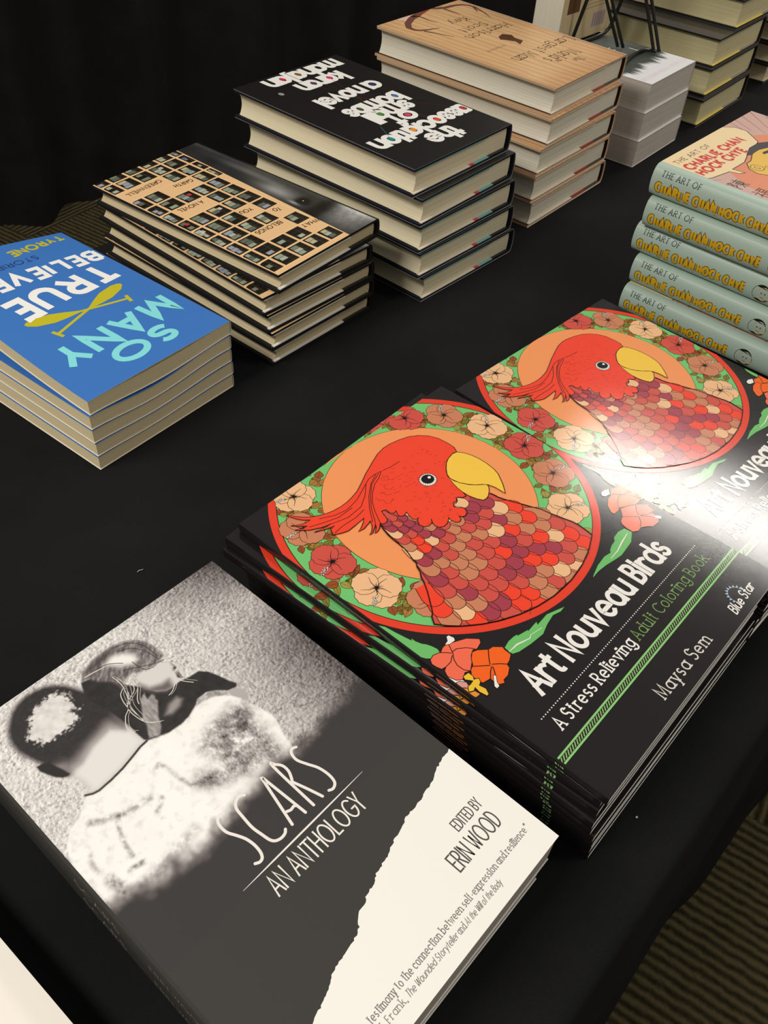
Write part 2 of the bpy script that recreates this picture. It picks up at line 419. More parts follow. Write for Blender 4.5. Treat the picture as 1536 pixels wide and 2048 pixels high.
def top_z(u, T, rs, bulge, pw):
    if u >= rs: return T
    c = max((rs-u)/(rs+bulge), 0)
    return T/2+T/2*math.sqrt(max(0, 1-min(c, 1)**(2/pw)))
DZ = 9e-6

def hardcover(name, W, H, T, wedge=(0, 0), outer=(30, 30, 30), edge=None, spine=None, inner=(35, 35, 40), case=(40, 36, 34), cream=PAGE_CREAM,
              art=None, spine_art=None, flaps=(), rs=.004, bulge=.0012, pw=.55, mat=JACKET, jacket=True, sq=.0034, conc=.0035, dz=DZ):
    """Case-bound book: printed jacket (or printed case), boards, block of leaves, jacket flaps."""
    a, b = wedge; warp = lambda u, v, z: z+(z/T)*(a*u+b*v)
    prof = spine_profile(W, T, rs, bulge, pw, 20); root = bpy.data.objects.new(name, None); COL.objects.link(root)
    outer = lin(outer); edge = lin(edge) if edge is not None else outer; sp = lin(spine) if spine is not None else outer
    tj, tc = (.0004, .0027) if jacket else (.0027, .0027)
    mb = MB(); shell(mb, prof, 0, tj, [0, H], warp, lambda j, u: sp if u < rs*.9 else outer, lin(inner) if not jacket else edge, edge)
    if art: art.emit(mb, lambda u, v, l: (u, v, warp(u, v, top_z(u, T, rs, bulge, pw))+dz*l))
    if spine_art: spine_art.emit(mb, spine_surf(prof, 1, H, warp, dz*2))
    part('dust_jacket' if jacket else 'printed_case', mb.mesh('jacket', mat, 35), root)
    if jacket:
        mb = MB(); shell(mb, prof, tj+.00005, tc, [.0006, H-.0006], warp, lin(case), lin(inner), lin(case)); part('case_boards', mb.mesh('boards', BOARD, 35), root)
    ns = 9; z0, z1 = tc+.0001, T-tc-.0001; pr = []
    for i in range(ns):
        s = -1+2*i/(ns-1); pr.append((W-sq-conc*(1-s*s), z0+(z1-z0)*i/(ns-1)))
    for i in range(ns):
        s = 1-2*i/(ns-1); pr.append((rs*.35+.0027-.0012*(1-s*s), z1-(z1-z0)*i/(ns-1)))
    mb = MB(); block(mb, pr, [sq, H-sq], warp); part('page_block', mb.mesh('leaves', cream, 35), root)
    for z, segs in flaps:
        mb = MB(); zz = tc+.0001 if z == 0 else T-tc-.0009
        for f0, f1, c in segs:
            u0, u1 = W*f0, W*f1
            P = lambda u, v, k: (u, v, warp(u, v, zz+k))
            q = [P(u0, H-sq+.0001, 0), P(u1, H-sq+.0001, 0), P(u1, H-.0003, 0), P(u0, H-.0003, 0), P(u0, H-sq+.0001, .0008), P(u1, H-sq+.0001, .0008), P(u1, H-.0003, .0008), P(u0, H-.0003, .0008)]
            mb.add(q, [(0,3,2,1),(4,5,6,7),(0,1,5,4),(1,2,6,5),(2,3,7,6),(3,0,4,7)], lin(c))
        part('jacket_flap', mb.mesh('flap', JACKET), root)
    return root

def paperback(name, W, H, T, wedge=(0, 0), outer=(30, 30, 30), spine=None, back=None, edge=(225, 222, 215), cream=PAGE_WHITE, art=None, spine_art=None, mat=SATIN,
              rs=.0012, tc=.0004, warp=None, pwarp=None, nu=1, nv=1, dz=DZ, inset=.0006):
    a, b = wedge; base = lambda u, v, z: z+(z/T)*(a*u+b*v)
    warp = warp or base; pwarp = pwarp or warp
    prof = spine_profile(W, T, rs, .0002, .35, 8, nu); root = bpy.data.objects.new(name, None); COL.objects.link(root)
    o, sp, bk = lin(outer), lin(spine if spine is not None else outer), lin(back if back is not None else outer)
    half = len(prof)//2
    vs = [H*i/nv for i in range(nv+1)]
    mb = MB(); shell(mb, prof, 0, tc, vs, warp, lambda j, u: sp if u < rs*.8 else (o if j > half else bk), lin((235, 232, 225)), lin(edge))
    if art: art.emit(mb, lambda u, v, l: (u, v, warp(u, v, top_z(u, T, rs, .0002, .35))+dz*l))
    if spine_art: spine_art.emit(mb, spine_surf(prof, nu, H, warp, dz*2))
    part('cover', mb.mesh('cover', mat, 35), root)
    n2 = max(nu, 1)
    pr = [(rs*.6+(W-inset-rs*.6)*i/n2, tc+.00005) for i in range(n2+1)]+[(W-inset-(W-inset-rs*.6)*i/n2, T-tc-.00005) for i in range(n2+1)]
    vs2 = [inset+(H-2*inset)*i/nv for i in range(nv+1)]
    mb = MB(); block(mb, pr, vs2, pwarp); part('page_block', mb.mesh('leaves', cream, 30), root)
    return root

def place(root, x, y, z, th, ta=0., tb=0.):
    ex = Vector((math.cos(th), math.sin(th), ta)).normalized(); ey = Vector((-math.sin(th), math.cos(th), tb)); ez = ex.cross(ey).normalized(); ey = ez.cross(ex)
    root.rotation_euler = Matrix(((ex.x, ey.x, ez.x), (ex.y, ey.y, ez.y), (ex.z, ey.z, ez.z))).to_euler(); root.location = (x, y, z)
ORD = ['topmost', 'second from the top', 'third from the top', 'fourth from the top', 'fifth from the top', 'sixth from the top', 'seventh from the top', 'eighth from the top', 'lowest']
def stack(proto, poses, n, ztop, ta, tb, labels, cat, group, lift=.0004):
    """poses run from the top book down; every book of the pile is an object of its own."""
    for k, (x, y, th) in enumerate(poses):
        f = (n-k-1)/n; o = proto if k == 0 else copy_tree(proto)
        place(o, x, y, lift+ztop*f, th, ta*f, tb*f); tag(o, labels[k], cat, group)

# outlines measured on the covers, tenths of a millimetre from the foot of the spine
D={'head':[[1469,2077],[1495,2123],[1498,2177],[1491,2257],[1463,2321],[1419,2372],[1361,2411],[1288,2436],[1206,2453],[1147,2455],[1074,2443],[993,2414],[925,2387],[876,2369],[818,2341],[763,2317],[714,2296],[652,2282],[598,2274],[544,2273],[481,2281],[434,2294],[387,2316],[344,2341],[309,2373],[276,2417],[247,2464],[255,2430],[269,2393],[291,2356],[322,2327],[289,2329],[257,2338],[202,2376],[238,2336],[272,2303],[240,2305],[193,2333],[256,2270],[321,2234],[386,2214],[344,2216],[264,2236],[332,2204],[391,2186],[353,2183],[329,2139],[381,2110],[419,2097],[472,2098],[567,2103],[528,2076],[489,2057],[457,2048],[498,2041],[548,2050],[575,2058],[550,2019],[517,1993],[485,1981],[509,1978],[554,2002],[578,2020],[561,1995],[519,1967],[539,1965],[569,1975],[602,2001],[614,1983],[637,1978],[659,1991],[677,2039],[688,2065],[717,2054],[713,2022],[719,2003],[736,1998],[755,2003],[736,1973],[735,1956],[750,1941],[769,1941],[791,1948],[777,1908],[773,1881],[786,1860],[807,1865],[779,1845],[762,1817],[772,1785],[800,1770],[830,1775],[854,1799],[836,1775],[824,1746],[833,1718],[859,1701],[896,1703],[935,1723],[941,1732],[933,1701],[939,1671],[957,1656],[983,1662],[998,1690],[1006,1673],[1024,1663],[1050,1670],[1072,1695],[1074,1718],[1050,1742],[1039,1765],[1066,1790],[1091,1782],[1110,1801],[1127,1802],[1146,1777],[1172,1770],[1183,1798],[1191,1828],[1195,1863],[1211,1900],[1227,1937],[1235,1968],[1258,1999],[1301,2037],[1352,2069],[1401,2082],[1445,2088]],
'beak1':[[1469,2077],[1496,2039],[1514,1987],[1522,1926],[1520,1859],[1509,1795],[1492,1750],[1459,1703],[1425,1658],[1373,1603],[1372,1639],[1371,1686],[1358,1732],[1333,1761],[1298,1790],[1267,1830],[1242,1875],[1233,1917],[1231,1952],[1249,1987],[1287,2024],[1334,2059],[1378,2077],[1432,2086]],
'beak2':[[1231,1952],[1229,1914],[1247,1863],[1272,1818],[1307,1781],[1356,1738],[1343,1714],[1315,1690],[1274,1667],[1248,1662],[1222,1666],[1202,1702],[1188,1754],[1186,1808],[1192,1853],[1206,1904]],
'eye0':[[1159,2000],[1142,1990],[1123,1985],[1104,1986],[1086,1993],[1071,2004],[1061,2018],[1056,2035],[1057,2053],[1063,2069],[1076,2083],[1092,2093],[1111,2098],[1130,2097],[1149,2091],[1164,2080],[1174,2065],[1179,2048],[1178,2030],[1171,2013]],
'eye1':[[1151,2015],[1139,2008],[1125,2005],[1111,2005],[1098,2010],[1087,2018],[1079,2029],[1075,2041],[1076,2054],[1081,2067],[1090,2077],[1102,2084],[1116,2087],[1130,2087],[1144,2082],[1155,2074],[1163,2063],[1166,2050],[1166,2037],[1160,2025]],
'eye2':[[1148,2042],[1145,2040],[1142,2039],[1138,2039],[1135,2041],[1132,2043],[1130,2045],[1129,2049],[1129,2052],[1130,2055],[1133,2057],[1136,2059],[1139,2060],[1143,2060],[1146,2059],[1149,2057],[1151,2054],[1152,2051],[1152,2048],[1150,2045]],
'body':[[599,1999],[579,1953],[563,1899],[556,1854],[553,1805],[547,1760],[536,1720],[522,1684],[511,1653],[510,1631],[488,1608],[472,1571],[443,1539],[426,1505],[408,1479],[384,1444],[359,1413],[333,1382],[311,1354],[285,1325],[260,1310],[230,1268],[274,1206],[325,1149],[414,1073],[532,1000],[493,1024],[619,958],[744,915],[874,883],[1049,882],[1202,901],[1337,937],[1454,993],[1461,1041],[1467,1094],[1465,1148],[1451,1195],[1440,1244],[1426,1292],[1418,1350],[1392,1407],[1371,1462],[1347,1516],[1326,1571],[1311,1620],[1305,1676],[1313,1628],[1308,1685],[1231,1685],[1186,1808],[1211,1900],[1058,1989],[745,2051]],
'l0':[[974,2310],[1027,2297],[1080,2292],[1123,2290]],
'l1':[[966,2312],[910,2322],[851,2320],[804,2303],[703,2262]],
'l2':[[703,2262],[658,2245],[601,2234],[540,2227],[455,2247],[366,2295]],
'l3':[[960,2311],[909,2282],[840,2259],[770,2215],[709,2162],[661,2099],[621,2030],[601,1996]],
'l4':[[914,2317],[822,2277],[733,2213],[657,2140],[576,2039]],
'l5':[[935,2310],[827,2273],[741,2205],[665,2132],[583,2021]],
'l6':[[801,2299],[716,2231],[627,2183],[502,2175],[357,2220]],
'l7':[[620,2152],[536,2141],[421,2149],[346,2143]],
'l8':[[582,2216],[459,2218],[370,2249],[274,2288]],
'l9':[[940,2284],[934,2258],[959,2259],[937,2227],[952,2206],[983,2208]],
'l10':[[870,2210],[858,2183],[874,2155],[910,2157]],
'l11':[[823,2173],[814,2144],[837,2123]],
'l12':[[750,2171],[749,2136],[772,2123],[758,2087],[790,2074],[826,2088]],
'leafA':[[-19,1549],[6,1498],[30,1454],[40,1389],[53,1321],[60,1290],[70,1301],[70,1271],[82,1234],[96,1214],[107,1184],[114,1151],[106,1127],[81,1132],[38,1136],[21,1153],[5,1186],[-1,1228],[-6,1286],[-6,1350],[2,1429]],
'corA':[[109,1124],[138,1136],[163,1136],[218,1111],[279,1080],[327,1025],[311,1004],[264,993],[242,1006],[206,991],[175,961],[124,932],[95,947],[51,928],[24,951],[11,1000],[28,1033],[56,1044],[26,1050],[17,1080],[14,1109],[30,1133],[63,1141]],
'corAl0':[[151,1080],[185,1076],[228,1042],[256,1002]],
'corAl1':[[143,1067],[119,1040],[103,1005],[105,962],[124,932]],
'corAl2':[[145,1076],[127,1100],[102,1126]],
'corAl3':[[135,1065],[95,1044],[56,1044]],
'corAl4':[[145,1065],[179,1125],[232,1145]],
'oraA':[[227,1001],[258,989],[303,947],[335,940],[372,900],[364,879],[363,837],[321,818],[295,814],[286,792],[241,769],[202,769],[189,753],[162,769],[154,800],[158,825],[108,838],[104,872],[100,906],[130,936],[161,945],[189,977]],
'oraAl0':[[230,882],[261,912],[303,947]],
'oraAl1':[[227,875],[191,908],[151,945]],
'oraAl2':[[237,875],[269,847],[303,806]],
'oraAl3':[[225,867],[192,850],[158,825]],
'oraAl4':[[229,862],[212,839],[184,808]],
'yelA':[[68,940],[108,934],[106,900],[94,887],[118,872],[105,851],[84,843],[92,805],[75,774],[60,774],[51,818],[57,851],[37,843],[13,858],[36,883],[57,881],[82,885],[59,919]],
'whiA':[[11,1000],[24,951],[51,928],[49,889],[29,881],[6,915],[5,951]],
'pinA':[[13,942],[32,935],[52,906],[45,884],[28,877],[5,899],[1,925]],
'tanA':[[0,917],[28,877],[13,854],[41,839],[45,806],[12,810],[3,839]],
'staA':[[211,1167],[227,1164],[235,1131],[224,1115],[183,1121],[161,1139],[192,1144]],
'staA2':[[185,827],[196,816],[166,787],[155,763],[132,762],[133,781]],
'leafB':[[374,890],[425,900],[469,898],[498,892],[493,885],[533,875],[582,863],[568,869],[562,861],[621,864],[648,864],[636,848],[731,852],[798,828],[852,807],[805,803],[751,820],[676,808],[600,786],[496,797],[413,814],[432,802],[371,832],[368,852]],
'leafBv':[[371,855],[441,852],[524,824],[549,834],[634,817]],
'leafC':[[1651,881],[1591,894],[1532,887],[1509,868],[1464,863],[1420,848],[1407,836],[1352,847],[1261,838],[1183,817],[1150,804],[1223,807],[1299,799],[1385,781],[1437,773],[1518,781],[1577,787],[1657,828]],
'leafCv':[[1627,844],[1535,830],[1450,811],[1365,808]],
'leafD':[[1984,1384],[1979,1303],[1972,1251],[2013,1245],[2011,1193],[2034,1155],[2039,1124],[2047,1070],[1945,1120],[1943,1169],[1953,1218],[1979,1264]],
'oraC':[[1897,1133],[1948,1117],[1976,1134],[1998,1092],[2044,1068],[2043,1009],[2002,961],[1945,937],[1897,935],[1857,961],[1793,997],[1765,989],[1717,993],[1717,1017],[1755,1065],[1811,1094],[1852,1098]],
'oraCl0':[[1898,1058],[1953,1032],[2028,1009]],
'oraCl1':[[1888,1061],[1828,1034],[1781,994]],
'oraCl2':[[1898,1058],[1871,1101]],
'oraCl3':[[1908,1056],[1944,1094],[1973,1132]],
'oraCl4':[[1900,1052],[1949,1014],[1959,945]],
'corC':[[1787,989],[1842,968],[1897,935],[1949,882],[1934,826],[1901,816],[1891,770],[1857,748],[1794,756],[1769,782],[1730,808],[1694,803],[1661,824],[1661,871],[1671,909],[1692,930],[1735,942]],
'corCl0':[[1817,873],[1852,909],[1888,937]],
'corCl1':[[1811,865],[1767,909],[1728,942]],
'corCl2':[[1806,863],[1774,832],[1732,813]],
'corCl3':[[1820,863],[1859,816],[1891,770]],
'corCl4':[[1825,865],[1867,836],[1918,821]],
'staC':[[1823,1156],[1857,1159],[1895,1140],[1857,1107],[1816,1118],[1805,1137]],
'staC2':[[1859,816],[1904,785],[1915,759],[1887,752],[1876,778]],
'corD':[[2047,1066],[2086,1042],[2061,961],[2016,887],[2005,913],[1955,935],[2019,1004]],
'petal0':[[-15,985],[8,972],[7,945],[-16,937]],
'petal':[[-1,856],[5,815],[-14,767],[-25,792],[-16,837]],
'S_head':[[226,2372],[200,2337],[183,2299],[175,2260],[174,2207],[186,2160],[201,2111],[216,2069],[232,2007],[263,1928],[341,1930],[429,1971],[543,1990],[595,1935],[717,2097],[676,2245],[582,2260],[558,2315],[538,2359],[501,2403],[460,2433],[414,2447],[363,2452],[312,2440],[267,2415]],
'S_ear':[[179,2076],[216,2069],[236,2042],[260,1964],[268,1928],[253,1926],[232,1937],[209,1966],[192,2004],[177,2045]],
'S_bald':[[478,2376],[505,2341],[517,2314],[508,2271],[505,2237],[511,2209],[482,2218],[470,2194],[476,2159],[436,2152],[391,2143],[351,2143],[307,2149],[275,2158],[256,2195],[236,2230],[257,2270],[287,2295],[300,2330],[339,2346],[370,2364],[422,2368],[446,2388]],
'S_neck':[[237,2015],[263,1928],[281,1844],[275,1801],[282,1806],[252,1783],[311,1757],[380,1760],[456,1770],[527,1787],[586,1803],[631,1807],[624,1899],[611,1978],[614,2028],[606,2100],[593,2124],[495,2050],[371,2018]],
'S_back':[[629,1806],[672,1782],[734,1762],[806,1754],[859,1760],[928,1784],[976,1782],[1038,1756],[1096,1706],[1121,1647],[1128,1597],[1132,1608],[1148,1546],[1166,1463],[1150,1400],[1132,1357],[1116,1288],[1080,1206],[1009,990],[682,936],[239,957],[41,1172],[33,1257],[23,1355],[15,1451],[15,1540],[32,1601],[61,1649],[104,1692],[158,1709],[207,1741],[254,1777],[311,1757],[380,1760],[456,1770],[527,1787],[586,1803],[631,1807]],
'S_burn':[[1063,1652],[1120,1611],[1095,1528],[1070,1423],[1059,1296],[1063,1241],[950,1294],[859,1308],[789,1343],[715,1365],[660,1423],[661,1462],[710,1482],[791,1422],[794,1542],[784,1586],[852,1634],[935,1652],[1020,1652]],
'S_burnl':[[941,1515],[1007,1471],[991,1368],[949,1345],[896,1418]],
'S_burnd':[[1042,1629],[1102,1584],[1062,1492],[996,1482],[1000,1557]],
'S_burnd2':[[667,1447],[720,1432],[729,1366],[681,1386]],
'S_sc1':[[189,1655],[230,1622],[284,1599],[322,1576],[386,1564],[452,1553]],
'S_sc2':[[292,1580],[266,1545],[244,1493],[232,1440],[225,1387],[207,1393]],
'S_sc3':[[566,1654],[592,1665],[605,1621],[611,1546],[626,1463],[655,1454]],
'S_sc4':[[437,1475],[468,1492],[489,1513]],
'S_sc5':[[198,1338],[244,1327],[178,1340]],
'S_sc6':[[94,1521],[77,1474],[79,1433]],
'S_sc7':[[93,1367],[101,1321],[98,1261]],
'S_sc8':[[195,1250],[232,1243],[494,1275]],
'S_girl':[[963,1967],[1017,1951],[1079,1944],[1112,1903],[1133,1847],[1151,1778],[1168,1743],[1152,1726],[1108,1739],[1063,1785],[1020,1814],[961,1814],[938,1796],[864,1766],[810,1759],[736,1765],[642,1803],[625,1821],[621,1886],[622,1957],[614,2028],[606,2100],[593,2135],[567,2226],[607,2327],[679,2308],[749,2168],[801,2091],[844,2002],[898,1968]],
'S_hair':[[612,2333],[657,2376],[731,2403],[800,2412],[866,2403],[914,2390],[969,2355],[1007,2294],[1016,2231],[1016,2178],[1012,2158],[976,2148],[910,2148],[856,2163],[827,2188],[767,2172],[730,2144],[723,2218],[678,2264],[647,2319]],
'S_hairlight':[[752,2334],[815,2356],[869,2330],[910,2276],[908,2231],[858,2230],[806,2267]],
'S_hairband':[[648,2363],[735,2387],[819,2393],[861,2397],[828,2373],[762,2359],[693,2350]],
'S_face':[[854,2160],[900,2135],[947,2132],[999,2125],[1026,2096],[1024,2041],[997,1972],[963,1967],[926,1962],[882,1968],[844,2002],[810,2061],[821,2138]],
'S_facesh':[[811,2104],[832,2048],[891,2020],[937,2017],[926,1962],[880,1965],[833,2008],[801,2059]],
'S_feat':[[1002,2098],[1024,2099],[997,1988],[996,1967],[976,1993],[990,2030],[986,2046]],
'S_hand':[[759,2026],[796,2042],[783,2001],[817,2009],[824,1991],[812,1971],[816,1956],[758,1877],[733,1820],[697,1785],[646,1809],[686,1880],[695,1922]],
'S_chest':[[786,1858],[841,1897],[896,1904],[909,1870],[871,1844],[817,1837]],
'S_arm':[[1108,1739],[1147,1720],[1169,1691],[1164,1647],[1133,1613],[1122,1658],[1096,1706]],
'S_fing':[[938,1796],[961,1814],[1001,1811],[1047,1796],[1098,1738],[1088,1721],[1024,1770],[979,1785],[946,1786]],
'S_cord':[[252,1783],[283,1764],[311,1757],[380,1760],[456,1770],[527,1787],[586,1803],[631,1807]],
'S_st0':[[634,2343],[711,2332],[761,2314],[820,2264]],
'S_st1':[[741,2243],[744,2162],[715,2071],[679,2023],[682,1936],[703,1882],[751,1843]],
'S_st2':[[808,2174],[799,2104],[748,2037],[736,2006]],
'S_st3':[[748,2147],[707,2123],[689,2078],[679,2023],[644,1997],[611,1948],[609,1909],[624,1889]],
'S_st4':[[794,2166],[774,2097],[720,2067],[693,2052]],
'S_st5':[[759,2203],[748,2125],[697,2026],[691,1906]],
'S_st6':[[978,2088],[970,2016],[977,1964],[1015,1908]],
'S_st7':[[966,2136],[1014,2092],[1029,2047],[1016,1991]],
'S_st8':[[945,1975],[907,1948],[874,1938]],
'S_st9':[[805,2234],[878,2192],[957,2145],[999,2136]],
'S_st10':[[871,2246],[887,2160],[933,2136]],
'S_st11':[[856,2390],[932,2360],[982,2284],[987,2184]],
'S_st12':[[855,2356],[925,2319],[966,2241],[981,2155]],
'S_st13':[[702,2341],[770,2327],[834,2272]],
'S_fade':[[-78,1424],[-9,1250],[248,1184],[480,1152],[749,1177],[1009,1207],[1252,1203],[1528,1251],[1771,1308]],
'S_torn':[[1657,669],[1576,661],[1527,648],[1474,630],[1439,615],[1386,610],[1330,598],[1276,595],[1228,597],[1165,576],[1127,569],[1090,562],[1034,546],[997,531],[953,524],[922,521],[880,496],[835,492],[779,465],[742,463],[719,446],[693,417],[648,400],[596,392],[550,387],[489,376],[444,356],[402,334],[342,319],[290,305],[214,282],[115,241]],
'S_t0':[[635,1240],[622,1246],[601,1238],[587,1211],[587,1161],[609,1113],[627,1069],[634,1020],[630,976],[617,950],[597,944],[577,954]],
'S_t1':[[768,1237],[747,1250],[718,1242],[696,1214],[689,1161],[684,1091],[691,1034],[699,987],[714,964],[742,954],[769,958],[784,971]],
'S_t2':[[822,964],[885,1241],[889,1239],[907,961]],
'S_t3':[[849,1029],[868,1021],[890,1024],[902,1016]],
'S_t4':[[960,959],[966,1246],[982,1245],[1001,1215],[1001,1174],[985,1137],[973,1120]],
'S_t5':[[973,1120],[998,1041],[1021,959]],
'S_t6':[[1119,1241],[1098,1249],[1078,1232],[1071,1188],[1091,1134],[1114,1082],[1123,1027],[1120,984],[1108,960],[1084,950],[1064,958]],
'C_bub':[[-40,2627],[247,2658],[653,2644],[1255,2642],[1364,2532],[1370,2417],[1211,2227],[1076,2193],[865,2165],[657,2102],[423,2107],[445,1995],[387,2022],[355,2101],[115,2144],[13,2187],[-4,2354]],
'C_hair':[[823,2160],[1000,2215],[1178,2212],[1300,2154],[1170,2095],[1034,2146],[861,2129]],
'C_face':[[897,2139],[1033,2139],[1246,2073],[826,1807],[588,1781],[517,1908],[547,2003],[643,2075],[734,2077]],
'C_brow':[[1004,2090],[1115,2071],[1052,2042],[968,2060]],
'C_eye':[[633,1969]],
'C_circ':[[1363,2665],[1589,2460],[1755,2371],[-180,2074],[-191,1810]],
'C_chr':[[77,2032],[247,1942],[44,1813],[229,1725],[-23,1598]],
'W_a0':[[935,39],[1131,83],[1318,164],[1425,260],[1427,342],[1373,396],[1274,430],[1124,466]],
'W_a1':[[1081,47],[1013,58],[990,125],[1010,234],[986,348]],
'W_a2':[[1372,430],[1308,557],[1235,746]],
'W_b0':[[630,-31],[553,38],[434,79],[272,92],[150,134],[104,201],[96,281],[135,367],[179,467],[264,611]],
'W_b1':[[494,95],[499,219],[496,337]],
'W_b2':[[100,260],[172,343],[225,401]],
'W_skull':[[944,-3],[616,-40],[429,-48],[252,-45],[132,-64],[443,-38],[813,48],[991,90]],
'W_ear':[[1286,-55],[1147,-49],[1048,-1],[1106,65],[1236,99],[1309,34]],
'W_man':[[794,1046],[670,1020],[602,1105],[660,1177],[660,1215],[660,1289],[801,1336],[764,1252],[814,1158],[859,1112]],
'I_edge':[[1259,1616],[1049,1732],[906,1659],[812,1739],[692,1610],[479,1723],[381,1635],[257,1705],[145,1590],[63,1642],[-24,1519],[-47,1322]]}

# ---------------------------------------------------------------- printed art
def spl(P, n=5):
    o = []
    for i in range(len(P)-1):
        a, b, c, d = P[max(i-1, 0)], P[i], P[i+1], P[min(i+2, len(P)-1)]
        for k in range(n):
            t = k/n; o.append(tuple(.5*(2*b[j]+(c[j]-a[j])*t+(2*a[j]-5*b[j]+4*c[j]-d[j])*t*t+(3*b[j]-a[j]-3*c[j]+d[j])*t**3) for j in (0, 1)))
    return o+[P[-1]]
def mm(k): return [(a/10., b/10.) for a, b in D[k]]
INK = (34, 12, 6)
RED, ROSE, PLUM, TAN, CREAM = (240, 66, 40), (206, 80, 68), (164, 60, 74), (201, 128, 92), (236, 186, 138)
def inside(p, poly):
    r = False
    for i in range(len(poly)):
        a, b = poly[i-1], poly[i]
        if (a[1] > p[1]) != (b[1] > p[1]) and p[0] < (b[0]-a[0])*(p[1]-a[1])/(b[1]-a[1])+a[0]: r = not r
    return r
def hibiscus(A, c, R, rot, col, L, rnd):
    pet = []
    for k in range(5):
        a = rot+2*PI*(k+.5)/5; w_ = R*rnd.uniform(.50, .58); d = R*.48; q = []
        for i in range(30):
            t = 2*PI*i/30; rr = w_*(1+.05*math.cos(11*t)*(math.cos(t) > -.3)); sx = .98 if math.cos(t) > 0 else .95
            q.append((c[0]+math.cos(a)*(d+rr*math.cos(t)*sx)-math.sin(a)*rr*math.sin(t)*1.05, c[1]+math.sin(a)*(d+rr*math.cos(t)*sx)+math.cos(a)*rr*math.sin(t)*1.05))
        pet.append((q, a))
    order = [0, 2, 4, 1, 3]
    for j, k in enumerate(order):
        q, a = pet[k]; A.outlined(q, col, INK, L+2*j, .3)
    for k in range(5):
        a = rot+2*PI*k/5; p = (c[0]+math.cos(a)*R*.62, c[1]+math.sin(a)*R*.62)
        A.stroke([c, (c[0]+math.cos(a+.2)*R*.3, c[1]+math.sin(a+.2)*R*.3), p], [.5, .4, .2], INK, L+11)
    for k in range(18):
        a = 2*PI*k/18+rnd.uniform(-.1, .1); l = R*rnd.uniform(.14, .3)
        A.stroke([c, (c[0]+math.cos(a)*l, c[1]+math.sin(a)*l)], [.55, .1], (20, 18, 18), L+11)
    e = (math.cos(rot), math.sin(rot))
    for k in range(16):
        t = R*(.38+.5*k/16); s_ = rnd.uniform(-.09, .09)*R; p = (c[0]+e[0]*t-e[1]*s_, c[1]+e[1]*t+e[0]*s_)
        A.disc(p, .62, (20, 18, 18), L+12, 8); A.disc(p, .38, (235, 230, 225), L+13, 8)
def leaf(A, p, a, l, w_, col, L, edge=INK):
    q = []
    for i in range(9): t = i/8; q.append((l*t, w_*math.sin(PI*t**.8)*.5))
    for i in range(7, 0, -1): t = i/8; q.append((l*t, -w_*math.sin(PI*t**.8)*.5))
    q = [(p[0]+math.cos(a)*x-math.sin(a)*y, p[1]+math.sin(a)*x+math.cos(a)*y) for x, y in q]
    A.outlined(q, col, edge, L, .26); A.stroke([p, (p[0]+math.cos(a)*l, p[1]+math.sin(a)*l)], .18, edge, L+1)

